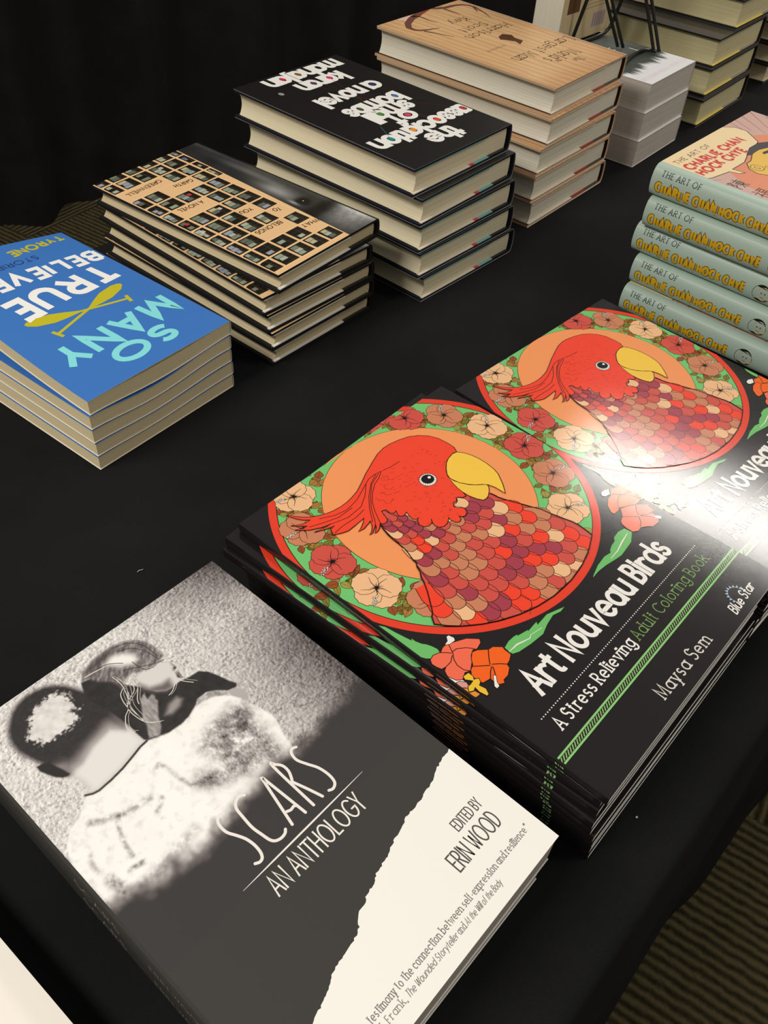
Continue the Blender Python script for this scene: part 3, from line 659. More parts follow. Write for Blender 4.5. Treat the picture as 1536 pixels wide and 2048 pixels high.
def bird_art():
    W, H = 198., 261.9; A = Art(W, H, 1.0); rnd = random.Random(4)
    C0 = (100., 188.9); CO = (100.4, 192.8)
    A.disc(C0, 105.3, (226, 62, 38), 1, 140); A.disc(C0, 100.9, INK, 2, 140); A.disc(C0, 100.3, (112, 194, 112), 3, 140)
    A.disc(CO, 69.6, (40, 70, 20), 4, 120)
    fl = [((39.7, 255.1), CREAM, 15), ((23.9, 230.7), TAN, 15), ((17.2, 199.6), ROSE, 15), ((20.5, 167.6), CREAM, 16), ((35.5, 140.3), TAN, 14.5), ((58, 118), ROSE, 15), ((84, 103), CREAM, 14),
          ((150, 256.5), ROSE, 14.5), ((172.2, 239.), TAN, 14.5), ((184.9, 210.3), CREAM, 15), ((186., 179.), ROSE, 15.5), ((176.3, 149.2), TAN, 15.5), ((155.4, 123.9), CREAM, 15.5), ((127, 106), ROSE, 15)]
    leafcols = [(140, 128, 44), (160, 150, 66), (146, 98, 40), (120, 116, 36), (168, 120, 52), (150, 74, 34)]
    for (c, col, R) in fl:
        a0 = math.atan2(c[1]-C0[1], c[0]-C0[0])
        for da in (-.20, .20):
            for k in range(9):
                a = a0+da+rnd.uniform(-.08, .08); r = rnd.uniform(73, 94); p = (C0[0]+r*math.cos(a), C0[1]+r*math.sin(a))
                leaf(A, p, rnd.uniform(0, 2*PI), rnd.uniform(6, 10), rnd.uniform(4, 6.2), rnd.choice(leafcols), 5+2*(k % 3))
    A.ring(C0, 100.3, 105.3, (226, 62, 38), 12, 140); A.ring(C0, 99.9, 100.4, INK, 13, 140)
    A.disc(CO, 69.2, (241, 151, 92), 12, 120)
    for (c, col, R) in fl:
        a0 = math.atan2(c[1]-C0[1], c[0]-C0[0]); hibiscus(A, c, R*.94, a0+rnd.uniform(.25, .5), col, 14, rnd)
    # breast feathers, laid like shingles from the tail end towards the head
    body = mm('body'); bodyC = []
    for p in body:
        d = math.hypot(p[0]-C0[0], p[1]-C0[1]); k = min(1, 100.2/max(d, 1e-6)); bodyC.append((C0[0]+(p[0]-C0[0])*k, C0[1]+(p[1]-C0[1])*k))
    A.poly(bodyC, ROSE, 29); A.stroke(bodyC[:-6], .7, INK, 30)
    ap = (62.0, 245.0)
    cols = [RED, ROSE, PLUM, TAN, CREAM]; wts = [.2, .26, .24, .2, .13]
    r = 178.; row = 0
    while r > 34:
        step = 5.4+3.6*min(1, max(0, (r-55)/60)); wd = 6.0+4.6*min(1, max(0, (r-55)/60)); n = int(2*PI*r/wd); L = 31+2*row
        for k in range(n):
            a = 2*PI*(k+.5*(row % 2))/n+rnd.uniform(-.02, .02)*6/r; ct, st = math.cos(a), math.sin(a)
            def ok(x, y):
                p = (ap[0]+ct*(r+x)-st*y, ap[1]+st*(r+x)+ct*y); d = math.hypot(p[0]-C0[0], p[1]-C0[1])
                if d > 106: return False
                if d > 98.5: p = (C0[0]+(p[0]-C0[0])*98.5/d, C0[1]+(p[1]-C0[1])*98.5/d)
                return inside(p, bodyC)
            if not (ok(-3.5, 0) and ok(-1.2, 0) and ok(-4, -wd*.28) and ok(-4, wd*.28)): continue
            hw = wd*.56*rnd.uniform(.92, 1.1); ln = step*1.9; q = [(-ln, -hw*.7), (-ln*.5, -hw)]
            for i in range(9):
                t = -PI/2+PI*i/8; q.append((-hw*.95+hw*.95*math.cos(t)*rnd.uniform(.97, 1.03), hw*math.sin(t)))
            q += [(-ln*.5, hw), (-ln, hw*.7)]
            P = []
            for x, y in q:
                px_, py_ = ap[0]+ct*(r+x)-st*y, ap[1]+st*(r+x)+ct*y; d = math.hypot(px_-C0[0], py_-C0[1])
                if d > 100.0: px_, py_ = C0[0]+(px_-C0[0])*100./d, C0[1]+(py_-C0[1])*100./d
                P.append((px_, py_))
            x = rnd.random(); i = 0
            while x > wts[i] and i < 4: x -= wts[i]; i += 1
            A.poly(P, cols[i], L+.5*(k % 2)); A.stroke(P, .42, (64, 18, 8), L+1+.5*(k % 2))
        r -= step; row += 1
    L = 31+2*row+2; A.stroke(bodyC[:-6], .7, INK, L-1)
    A.outlined(mm('head'), (240, 68, 42), INK, L, .55)
    for k in range(13): A.stroke(mm('l%d' % k), [.45]*30 if k < 9 else [.25]*30, INK if k < 9 else (130, 30, 18), L+2)
    for k in range(120):
        p = (rnd.uniform(78, 133), rnd.uniform(170, 228))
        if inside(p, mm('head')): A.stroke([p, (p[0]+rnd.uniform(1.2, 2.4), p[1]+rnd.uniform(-1.6, .2))], .22, (120, 24, 12), L+2)
    A.outlined(mm('beak2'), (240, 196, 72), INK, L+3, .5); A.outlined(mm('beak1'), (243, 198, 70), INK, L+5, .55)
    A.outlined(mm('eye0'), (240, 236, 230), INK, L+3, .4)
    e0, e1 = mm('eye0'), mm('eye1')
    for a, b in zip(e0, e1): A.stroke([a, b], .25, INK, L+4)
    A.poly(e1, (14, 12, 12), L+5); A.poly(mm('eye2'), (245, 245, 240), L+6)
    # flower sprays below the roundel
    GREEN = (108, 186, 104)
    for k in ('leafA', 'leafB', 'leafC', 'leafD'): A.outlined(mm(k), GREEN, (16, 50, 20), 14, .35)
    A.stroke(mm('leafBv'), [.3, .9, .5, .3, .3], (236, 228, 214), 16); A.stroke(mm('leafCv'), [.3, .9, .6, .3], (236, 228, 214), 16)
    for k, (a, b) in enumerate([((12, 96), (26, 105)), ((16, 100), (24, 101)), ((150, 96), (160, 92)), ((66, 92), (74, 95))]): A.stroke([a, b], .35, (20, 70, 30), 16)
    COR, ORA, YEL = (238, 106, 76), (240, 98, 26), (232, 188, 52)
    A.outlined(mm('corA'), COR, INK, 18, .45)
    for k in range(5): A.stroke(mm('corAl%d' % k), .5, INK, 20)
    A.outlined(mm('whiA'), (240, 236, 230), INK, 18, .3); A.outlined(mm('pinA'), (218, 150, 138), INK, 20, .4); A.outlined(mm('tanA'), (222, 140, 52), INK, 19, .4)
    A.outlined(mm('oraA'), ORA, INK, 21, .45)
    for k in range(5): A.stroke(mm('oraAl%d' % k), .55, INK, 23)
    A.outlined(mm('yelA'), YEL, INK, 24, .4)
    for k in ('staA', 'staA2'): A.outlined(mm(k), (234, 230, 224), INK, 24, .3)
    A.outlined(mm('corD'), COR, INK, 17, .4); A.outlined(mm('oraC'), ORA, INK, 19, .45)
    for k in range(5): A.stroke(mm('oraCl%d' % k), .5, INK, 21)
    A.outlined(mm('corC'), COR, INK, 22, .45)
    for k in range(5): A.stroke(mm('corCl%d' % k), .5, INK, 24)
    for k in ('staC', 'staC2'): A.outlined(mm(k), (234, 230, 224), INK, 24, .3)
    # title block
    WH = (238, 234, 228)
    A.text('Art Nouveau Birds', (27.2, 57.2), (168.3, 57.2), 14.9, 2.75, WH, 14, FONT_BIG, cap=1)
    for i in range(92): A.disc((14.2+168.8*i/91, 48.8-.3*i/91), .42, WH, 14, 8)
    A.text('A Stress Relieving', (16.6, 37.4), (90.6, 37.2), 7.3, .95, WH, 14, FONT, serif=.13)
    A.text('Adult Coloring Book', (94.4, 36.9), (178.8, 36.8), 7.2, .6, (122, 158, 88), 14, FONT, serif=.13)
    A.text('Maysa Sem', (69.6, 7.6), (122.6, 7.1), 7.8, .85, (214, 208, 200), 14, FONT_SMALL, serif=.13)
    G1 = (140, 198, 122)
    A.poly([(0, 25.4), (W, 25.2), (W, 30.7), (0, 30.9)], (12, 34, 8), 14); A.poly([(0, 29.6), (W, 29.4), (W, 30.5), (0, 30.7)], G1, 15); A.poly([(0, 25.7), (W, 25.5), (W, 26.6), (0, 26.8)], G1, 15)
    u = 0.
    while u < W: A.poly([(u, 27.1), (u+.9, 27.1), (u+3.0, 29.3), (u+2.1, 29.3)], (150, 176, 120), 15); u += 2.05
    c = (164.5, 11.3)
    for i in range(10):
        a = math.radians(8+i*20); e = (math.cos(a), math.sin(a)); n = (-e[1], e[0])
        A.poly([(c[0]+e[0]*5.5+n[0]*.95, c[1]+e[1]*5.5+n[1]*.95), (c[0]+e[0]*5.5-n[0]*.95, c[1]+e[1]*5.5-n[1]*.95), (c[0]+e[0]*7.5, c[1]+e[1]*7.5)], (168, 190, 214), 15)
    A.text('Blue Star', (150.4, 5.0), (177.6, 6.4), 6.0, .85, WH, 16, FONT_SMALL, slant=.25, cap=2)
    return A
def bird_spine(T):
    H = 261.9; L = T*1000; A = Art(H, L)
    def p(v0, v1, y0, y1, tip): # a petal across the spine, from the front edge (y = L) down
        return [(H-v1, y1), (H-v0, y1), (H-v0+tip, (y0+y1)/2-.8), (H-v0+tip*.5, y0), (H-v1+tip*.4, y0)]
    A.outlined([(H-107, L-1.2), (H-98, L-1.2), (H-96, 1.2), (H-104, 1.2)], (112, 84, 74), INK, 2, .3)  # petal inks darker than on the front: the spine's shade put into colour
    A.outlined([(H-98, L-1.2), (H-92, L-1.2), (H-88, 1.2), (H-95.5, 1.2)], (120, 84, 66), INK, 2, .3)
    A.outlined([(H-92, L-1.2), (H-85, L-1.2), (H-79.5, 2.0), (H-80.5, 1.3), (H-87.5, 1.2)], (132, 84, 40), INK, 2, .3)
    for v0, v1 in ((29.6, 30.7), (25.7, 26.8)): A.poly([(H-v1, L-1.2), (H-v0, L-1.2), (H-v0+1, 1.2), (H-v1+1, 1.2)], (140, 198, 122), 2)
    for v in (27.2, 28.4): A.poly([(H-v-.5, L-1.2), (H-v, L-1.2), (H-v+1.2, 1.2), (H-v+.7, 1.2)], (150, 176, 120), 2)
    return A

def scars_art():
    W, H = 164.7, 249.7; A = Art(W, H, 1.7)
    fade = mm('S_fade')
    def photo(U, V):
        cl = lambda k: smooth(sdist(U, V, mm(k)), WD)
        # plastered wall
        n1 = fbm(U, V, .22, 3, 4); rid = 1-np.abs(2*fbm(U+6*n1, V*1.3+6*fbm(U, V, .2, 9, 3), .42, 5, 3)-1); crack = np.clip((rid-.88)*9, 0, 1)
        sh = fbm(U+.35, V-.35, .75, 21, 3)-fbm(U-.35, V+.35, .75, 21, 3)
        g = 218+18*(n1-.5)-70*crack*(.4+.6*fbm(U, V, .1, 31, 2))+80*sh
        dr = np.clip((U-88)/75, 0, 1.15); top = np.clip((V-205)/45, 0, 1)
        g = g-92*dr**1.8*np.clip(.35+.9*np.abs(V-212)/40, .35, 1.3)-30*top*dr
        mix = lambda g, m, val: g*(1-m)+val*m
        # man's back and neck, with scars
        WD = 1.6; m = cl('S_back'); sk = 252-10*fbm(U, V, .06, 41, 3)-16*np.clip(fbm(U, V, .35, 43, 4)-.52, 0, 1)*4
        WD = 12.; burn = cl('S_burn'); tex = fbm(U, V, .33, 51, 5); fine = fbm(U*1.4, V*.7, 1.3, 52, 3)
        sk = sk-burn*(66+200*(tex-.42)+120*(fine-.5)); WD = 7.; sk = sk+cl('S_burnl')*40-cl('S_burnd')*50-cl('S_burnd2')*74
        for k, wd, dk in (('S_sc1', 3.4, 95), ('S_sc2', 2.2, 110), ('S_sc3', 2.4, 70), ('S_sc4', 2.6, 110), ('S_sc5', 2.4, 130), ('S_sc6', 3., 60), ('S_sc7', 5., 120), ('S_sc8', 6., 60)):
            sk = sk-dk*smooth(ldist(U, V, mm(k))-wd*.4, wd)*np.clip(fbm(U, V, .5, 61, 3)*2-.4, 0, 1)
        g = mix(g, m, np.clip(sk, 40, 253))
        WD = 1.6; m = cl('S_neck'); d = sdist(U, V, mm('S_head')); nk = 250-150*np.clip(1-np.clip(-sdist(U, V, mm('S_neck')), 0, 30)/9., 0, 1)*.55
        g = mix(g, m, nk)
        WD = 7.; hd = cl('S_head'); g = mix(g, np.clip(hd*1.6, 0, 1), 52+14*(fbm(U, V, .7, 71, 3)-.5))
        WD = 9.; nk2 = cl('S_neck')*np.clip((d+9)/12, 0, 1); g = mix(g, nk2, 226)
        WD = 1.; g = mix(g, cl('S_ear'), 46)
        WD = 2.6; rough = 3.2*(fbm(U, V, .8, 81, 4)-.5); b = smooth(sdist(U, V, mm('S_bald'))+rough*2.2, WD); g = mix(g, b, 216+46*(fbm(U, V, .4, 83, 4)-.5))
        # child over his shoulder
        WD = 1.; g = mix(g, cl('S_girl'), 46+20*(fbm(U, V, .3, 91, 4)-.4)); g = mix(g, cl('S_face'), 214); WD = 5.; g = mix(g, cl('S_facesh'), 104)
        WD = 2.6; g = mix(g, cl('S_hair'), 118+150*(fbm(U*.35+V*.35, V-U, .55, 95, 4)-.5)); WD = 6.; g = mix(g, cl('S_hairlight'), 240); g = mix(g, cl('S_hairband'), 74)
        WD = 1.4; g = mix(g, cl('S_feat')*np.clip(fbm(U, V, .6, 97, 2)*3-.9, 0, 1), 60); g = mix(g, cl('S_hand'), 156+90*(fbm(U*2.2, V*.5, .5, 99, 3)-.5)); WD = 4.; g = mix(g, cl('S_chest'), 150)
        WD = 1.; g = mix(g, cl('S_arm'), 176); g = mix(g, cl('S_fing'), 170+110*(fbm(U, V, .5, 101, 2)-.5))
        g = mix(g, smooth(ldist(U, V, mm('S_cord'))-.55, .6), 46)
        # the picture sinks into the dark lower cover
        fx = [p[0] for p in fade]; fy = [p[1] for p in fade]; f = np.interp(U, fx, fy)
        k = np.clip((V-f+3+10*(fbm(U, V, .12, 105, 3)-.5))/13, 0, 1); k = k*k*(3-2*k)
        g = g*k+58*(1-k)
        warm = np.stack([g, g*.985, g*.965], -1); mid = np.clip(1-np.abs(g-110)/80, 0, 1)[..., None]
        return warm+mid*np.array([3., -4., -3.])
    A.poly([(0, 0), (W, 0), (W, H), (0, H)], (59, 58, 54), 1)
    A.grid(1.7, W, 88, H, 366, 360, photo, 2)
    torn = mm('S_torn'); rnd = random.Random(8); q = []
    for a, b in zip(torn, torn[1:]):
        n = max(2, int(math.dist(a, b)/1.1))
        for i in range(n): t = i/n; q.append((a[0]+(b[0]-a[0])*t+rnd.uniform(-.55, .55), a[1]+(b[1]-a[1])*t+rnd.uniform(-.45, .45)))
    q.append(torn[-1])
    A.poly(q+[(0, -5), (W+2, -5), (W+2, torn[0][1])], (242, 240, 232), 3)
    for k in range(14): A.stroke(spl(mm('S_st%d' % k)), .42, (216, 210, 202) if k < 9 else (70, 64, 60), 3)
    for k in range(9):
        q = spl(mm('S_st%d' % k)); A.stroke([(a+.9+.2*k % 1.3, b-.5) for a, b in q], .25, (190, 184, 176), 3)
    LT = (236, 230, 222)
    for k in range(7): A.stroke(mm('S_t%d' % k) if k in (2,) else spl(mm('S_t%d' % k)), 1.45, LT, 5, cap=2, sub=True)
    A.stroke([(45.8, 90.2), (65, 90.3), (85, 90.4), (105, 90.5), (125, 90.7)], [.15, .8, .95, .7, .15], LT, 5)
    cond = dict(cap=1)
    A.text('AN ANTHOLOGY', (55.2, 76.9), (113.4, 76.9), 9.9, .85, LT, 5, FONT, **cond)
    GR = (84, 80, 76)
    A.text('EDITED BY', (133.6, 36.5), (152.2, 36.4), 5.6, .6, GR, 5, FONT, **cond)
    A.text('ERIN WOOD', (118.9, 24.), (151.6, 24.), 9.0, .8, GR, 5, FONT, **cond)
    A.text('testimony to the connection between self-expression and resilience.”', (45.2, 12.4), (158., 12.6), 3.5, .42, (128, 122, 116), 5, FONT, serif=.14)
    A.text('W. Frank,', (45., 7.3), (61.6, 7.25), 3.2, .36, (140, 134, 128), 5, FONT, serif=.14)
    A.text('The Wounded Storyteller', (63., 7.2), (96., 7.), 3.2, .36, (140, 134, 128), 5, FONT, slant=.2)
    A.text('and', (97.2, 7.), (101.6, 6.9), 3.2, .36, (140, 134, 128), 5, FONT, serif=.12)
    A.text('At the Will of the Body', (102.6, 6.9), (127.8, 6.6), 3.2, .36, (140, 134, 128), 5, FONT, slant=.2)
    return A

def blue_art():
    W, H = 140.2, 207.1; A = Art(W, H, 1.3, 5)
    AQ, WHT, GLD, NAV = (134, 222, 226), (244, 242, 238), (196, 186, 40), (44, 62, 118)
    kw = dict(font=FONT, cap=1)
    A.text('SO', (39.5, 173.2), (92.5, 173.8), 17.4, 5.4, AQ, 3)
    A.text('MANY', (14.5, 139.5), (123., 146.), 23.5, 5.6, AQ, 3)
    A.text('TRUE', (17.5, 67.5), (114.5, 79.5), 24.6, 6.4, WHT, 3)
    A.text('BELIEVERS', (5., 45.), (137., 46.), 15.6, 4.4, WHT, 3)
    A.text('STORIES', (47.4, 27.3), (92, 29.5), 5.9, 1.0, NAV, 3)
    A.text('TYRONE', (8.6, 5.), (63.5, 13.4), 7.9, 2.3, GLD, 3)
    def oar(a, b, s):
        a, b = np.array(a), np.array(b); t = (b-a)/np.linalg.norm(b-a); n = np.array([-t[1], t[0]]); L = np.linalg.norm(b-a)
        A.stroke([a+t*L*.4, b], 2.4, GLD, 4)
        A.poly([a-n*2.2, a+t*-1.5, a+n*2.2, a+t*6+n*5.0, a+t*20+n*6.0, a+t*30+n*4.2, a+t*42+n*1.2, a+t*42-n*1.2, a+t*30-n*4.2, a+t*20-n*6.0, a+t*6-n*5.0], GLD, 4)
        A.stroke([b-n*5, b+n*5], 3.0, GLD, 4)
    oar((24.5, 105.4), (104.8, 131.), 1); oar((115., 107.8), (33.5, 126.6), -1)
    return A

def what_art():
    W, H = 130.7, 226.6; A = Art(W, H, 4.1); rnd = random.Random(12)
    def face(U, V):
        g = 34+18*fbm(U, V, .05, 3, 4)
        g = g+150*np.exp(-(((V-205)/26)**2))*np.clip((46-U)/40, 0, 1)*(.75+.5*fbm(U, V*2, .2, 5, 3))
        g = g+110*np.exp(-(((U-24)/9)**2+((V-128)/26)**2))+60*np.exp(-(((U-14)/5)**2+((V-85)/45)**2))
        g = g-110*np.exp(-(((U-24)/7)**2+((V-157)/7)**2))+120*np.exp(-(((U-31)/2.2)**2+((V-154)/7)**2))
        g = g-70*np.exp(-(((V-178)/8)**2))+26*np.exp(-(((U-5)/4)**2))
        g = np.clip(g, 14, 215); return np.stack([g, g, g*.985], -1)
    A.grid(4.1, 46, 0, H, 46, 150, face, 1)
    A.disc((21.5, 155.5), 2.6, (10, 10, 10), 2, 20, 3.6); A.disc((22.6, 157.), .7, (230, 230, 230), 3, 8)
    TANF, LINE = (232, 190, 140), (240, 206, 152)
    A.poly([(28.8, 0), (W, 0), (W, H), (41.4, H)], TANF, 3)
    cells = {(0, 10): 1, (1, 10): 0}
    rows = [41, 59.5, 78, 97, 116.5, W]; vl = [10.5+19.2*i for i in range(-1, 12)]
    text = [('WHAT', (37.5, 187.6), (57.5, 184.8), (29, 62, 181, 199.5)), ('TO', (46.6, 149.2), (53.2, 147.2), (36, 60, 143, 161.5)), ('BELONGS', (64.6, 166), (93.5, 165), (60, 97, 162.5, 181)),
            ('YOU', (64.6, 131.4), (77.2, 130), (60, 79, 124, 142.5)), ('A NOVEL', (84.6, 90.6), (111.5, 89.2), (79, 116, 85.5, 104)), ('GARTH', (62, 53.4), (81.6, 51.4), (58, 97, 47.2, 66)), ('GREENWELL', (83, 33.6), (123, 35.2), (79, 128, 28, 46.6))]
    for i in range(-1, len(rows)-1):
        u0 = rows[i] if i >= 0 else 22; u1 = rows[i+1]
        for j in range(len(vl)-1):
            v0, v1 = vl[j], vl[j+1]; uc, vc = (u0+u1)/2, (v0+v1)/2
            if i < 0 and u1-8 < 29+12.6*vc/H: continue
            if any(b[0]-1 < uc < b[1]+1 and b[2] < vc < b[3] for *_, b in text): continue
            a0 = max(u0+1.2, 29.8+12.6*v1/H); a1 = u1-1.5
            if a1-a0 < 4: continue
            A.poly([(a0, v0+1.1), (a1, v0+1.1), (a1, v1-1.1), (a0, v1-1.1)], (26, 21, 15), 4)
            n = 3
            for k in range(n):
                s0 = v0+2.4+(v1-v0-4.8)*k/n; s1 = v0+2.4+(v1-v0-4.8)*(k+1)/n-.5
                if rnd.random() < .8:
                    c = rnd.choice([(148, 160, 138), (170, 178, 160), (120, 130, 112), (186, 176, 140), (150, 158, 168), (96, 104, 92)])
                    f0 = a0+(a1-a0)*rnd.uniform(.38, .5); f1 = a0+(a1-a0)*rnd.uniform(.8, .95)
                    A.poly([(f0, s0), (f1, s0), (f1, s1), (f0, s1)], c, 5)
                A.stroke([(a0, s1+.25), (a1, s1+.25)], .35, (70, 60, 44), 6)
            A.stroke([(a0+(a1-a0)*.36, v0+2), (a0+(a1-a0)*.36, v1-2)], .4, (80, 70, 50), 6)
            if rnd.random() < .16: A.poly([(a0+3, v0+5), (a0+7, v0+5), (a0+7, v0+9), (a0+3, v0+9)], rnd.choice([(190, 60, 60), (214, 196, 190), (90, 110, 160)]), 6)
    for v in vl: A.stroke([(29.5+12.6*max(v, 0)/H, v), (W-9, v), (W-3, v+1.2), (W, v+3)], .85, LINE, 7)
    for u in rows[:-1]: A.stroke([(u, max(0, (u-29)/12.6*H-300)), (u, H)] if u > 42 else [(u, 0), (u, H*.93)], .8, LINE, 7)
    for s, p0, p1, b in text: A.text(s, p0, p1, 5.2, .85, (44, 28, 20), 9, FONT)
    return A

def bomb_art():
    W, H = 148.4, 226.5; A = Art(W, H, 4.1); WHT = (240, 238, 232)
    node = (68., 82.)
    hues = {'association': [('a', 0, (196, 44, 48)), ('o', 0, (222, 82, 44)), ('a', 1, (236, 150, 40)), ('o', 1, (36, 138, 130))], 'of': [('o', 0, (216, 70, 96))], 'small': [('a', 0, (84, 136, 64))],
            'bombs': [('b', 0, (74, 112, 170)), ('b', 1, (66, 84, 52))], 'a': [('a', 0, (52, 58, 110))], 'karan': [('a', 0, (214, 62, 110)), ('a', 1, (92, 50, 84))], 'mahajan': [('a', 1, (152, 92, 50)), ('a', 2, (214, 42, 88))]}
    for s, u0, u1, v in (('the', 52.5, 89.5, 189.5), ('association', 2.6, 138.6, 166.2), ('of', 55.6, 84, 141.2), ('small', 40.6, 98.5, 123.6), ('bombs', 32.4, 106, 103.8), ('a', 26.4, 40.2, 70.6), ('novel', 51., 108.5, 70.6), ('karan', 37.4, 95.8, 32.2), ('mahajan', 17., 115., 6.4)):
        at = A.text(s, (u0, v), (u1, v), 20., 5.4, WHT, 4, FONT_BIG, gap=.26, cap=1)
        for ch, k, c in hues.get(s, []):
            p = [q for h_, q in at if h_ == ch][k]
            A.stroke([node, p], [.25, .45], tuple(int(x*.55) for x in c), 2); A.disc(p, 3.3, c, 6, 20)
            if c in ((36, 138, 130), (214, 62, 110)): A.stroke([p, (p[0]+(node[0]-p[0])*.25, p[1]+(node[1]-p[1])*.25)], .5, c, 7)
    A.disc((121.9, 38.4), 2.6, (150, 150, 148), 4, 20, 3.4)
    return A

def world_art():
    W, H = 167.5, 227.7; A = Art(W, H, 4.1)
    def wood(U, V):
        wob = 9*fbm(U, V*.25, .05, 3, 3); s = np.sin((U+wob)*.55+5*fbm(U*.4, V*.06, .12, 5, 2)); fine = fbm(U*5, V*.12, .6, 9, 3)
        k = np.clip(.5+.5*s, 0, 1)**3*.5+.5*fine-.1
        ed = np.clip((22-U)/30, 0, 1)*.8+np.clip((V-196)/45, 0, 1)*.7+np.clip((U-150)/40, 0, 1)*.3+np.clip((20-V)/40, 0, 1)*.3
        k = np.clip(k*.55+ed*.55, 0, 1.2)[..., None]
        return np.array([222, 184, 134])*(1-k)+np.array([166, 106, 62])*k
    A.grid(4.1, W, 0, H, 110, 110, wood, 1)
    BR = (70, 48, 30); kw = dict(serif=.14)
    A.text('The', (57., 195.4), (72.5, 194.6), 8.6, .9, BR, 3, **kw); A.text('World’s', (42.5, 175.6), (99., 173.), 15., 1.25, BR, 3, **kw); A.text('Largest Man', (9.5, 151.4), (128., 151.), 14., 1.25, BR, 3, **kw)
    A.text('a memoir', (97., 122.6), (133.8, 121.6), 4.8, .5, (120, 92, 62), 3, **kw)
    A.text('Harrison', (30.5, 81.2), (112., 80.6), 11.6, 1.15, BR, 3, **kw); A.text('Scott', (51.5, 63.6), (99.5, 63.2), 11., 1.1, BR, 3, **kw); A.text('Key', (55.4, 40.6), (86., 40.), 10.6, 1.1, BR, 3, **kw)
    AN = (112, 72, 58)
    A.poly(mm('W_skull'), (138, 62, 54), 3); A.poly(mm('W_ear'), (226, 190, 170), 4)
    for k, wd in (('W_a0', [9, 8, 7.5, 7, 5.5, 4.5, 3, 1.2]), ('W_a1', [6, 4, 3, 2.4, 1]), ('W_a2', [4, 2.6, 1]), ('W_b0', [7, 6.5, 6, 5.5, 5, 4.5, 4, 3.4, 2.6, 1]), ('W_b1', [4, 3, 1]), ('W_b2', [3, 2.4, 1])): A.stroke(mm(k), wd, AN, 5)
    A.poly(mm('W_man'), (84, 50, 28), 4)
    return A

def cc_art():
    W, H = 191.5, 262.; A = Art(W, H, 7.1)
    A.poly([(0, 0), (W, 0), (W, H), (0, H)], (206, 166, 152), 1)
    c = (98., 150.)
    A.disc(c, 84, (224, 138, 98), 2, 80, 90)
    rnd = random.Random(3)
    for i in range(64):
        a = 2*PI*i/64+rnd.uniform(-.02, .02); r0 = rnd.uniform(86, 100)
        A.stroke([(c[0]+r0*math.cos(a), c[1]+r0*math.sin(a)*1.05), (c[0]+230*math.cos(a), c[1]+230*math.sin(a))], [.3, 1.5], (50, 38, 34), 3)
    A.poly([(0, 222), (0, H), (118, H), (6, 219)], (240, 208, 158), 4)
    A.outlined(mm('C_bub'), (240, 214, 166), (40, 30, 24), 5, .9)
    A.outlined(mm('C_hair'), (52, 46, 44), (30, 26, 24), 7, .6); A.outlined(mm('C_face'), (232, 186, 72), (36, 28, 22), 8, .9); A.poly(mm('C_brow'), (36, 28, 22), 10)
    e = mm('C_eye')[0]; A.disc(e, 6.4, (36, 28, 22), 10, 30); A.disc(e, 5.7, (236, 192, 82), 11, 30); A.disc(e, 2.4, (36, 28, 22), 12, 20, 3.2); A.disc(e, 1.7, (236, 192, 82), 13, 20, 2.4)
    for dy in (2., 4.6): A.stroke([(e[0]+6, e[1]+dy-10), (e[0]+9, e[1]+dy-8), (e[0]+12, e[1]+dy-10)], .5, (36, 28, 22), 11)
    BK = (52, 44, 40)
    A.text('THE ART OF', (12.8, 248.6), (75, 247.8), 5.4, .7, BK, 8, FONT, serif=.14)
    A.text('CHARLIE CHAN', (12., 234.4), (113.5, 232.8), 9.2, 2.7, (206, 50, 44), 8, FONT, bounce=.05)
    A.text('HOCK CHYE', (10.6, 221.6), (92.5, 220.2), 9.2, 2.7, (206, 50, 44), 8, FONT, bounce=.05)
    # the author's name in Chinese characters, brushed
    def glyph(o, s, st):
        for p in st: A.stroke([(o[0]+x*s, o[1]+y*s) for x, y in p], 1.0, (44, 36, 34), 8, cap=2)
    ch = [(10, 186, [[(0,0),(0,14)], [(0,14),(4,13),(1,9),(4,7),(1,5)], [(6,12),(15,12)], [(10.5,15),(10.5,-1)], [(7,9.5),(14,9.5),(14,5),(7,5),(7,9.5)], [(7,7.3),(14,7.3)], [(10,5),(6,0)], [(11,5),(15,0)]]),
          (10, 163, [[(2,15),(4,13)], [(0,11),(5,11),(1,5)], [(3,8),(3,-1)], [(4,7),(5.5,5.5)], [(7,14),(15,14)], [(8,12),(14,12),(14,9),(8,9),(8,12)], [(7.5,7),(14.5,7),(14.5,-1),(7.5,-1),(7.5,7)], [(11,7),(11,-1)], [(7.5,3),(14.5,3)]]),
          (10, 140, [[(0,14),(5,14),(5,4),(0,4),(0,14)], [(0,10.6),(5,10.6)], [(0,7.4),(5,7.4)], [(1.4,4),(0,0)], [(3.6,4),(5,0)], [(7,10.5),(15,10.5)], [(12,15),(12,0),(10,1)], [(11.6,10),(7,3)]])]
    for x, y, st in ch: glyph((x, y), 1.0, st)
    return A
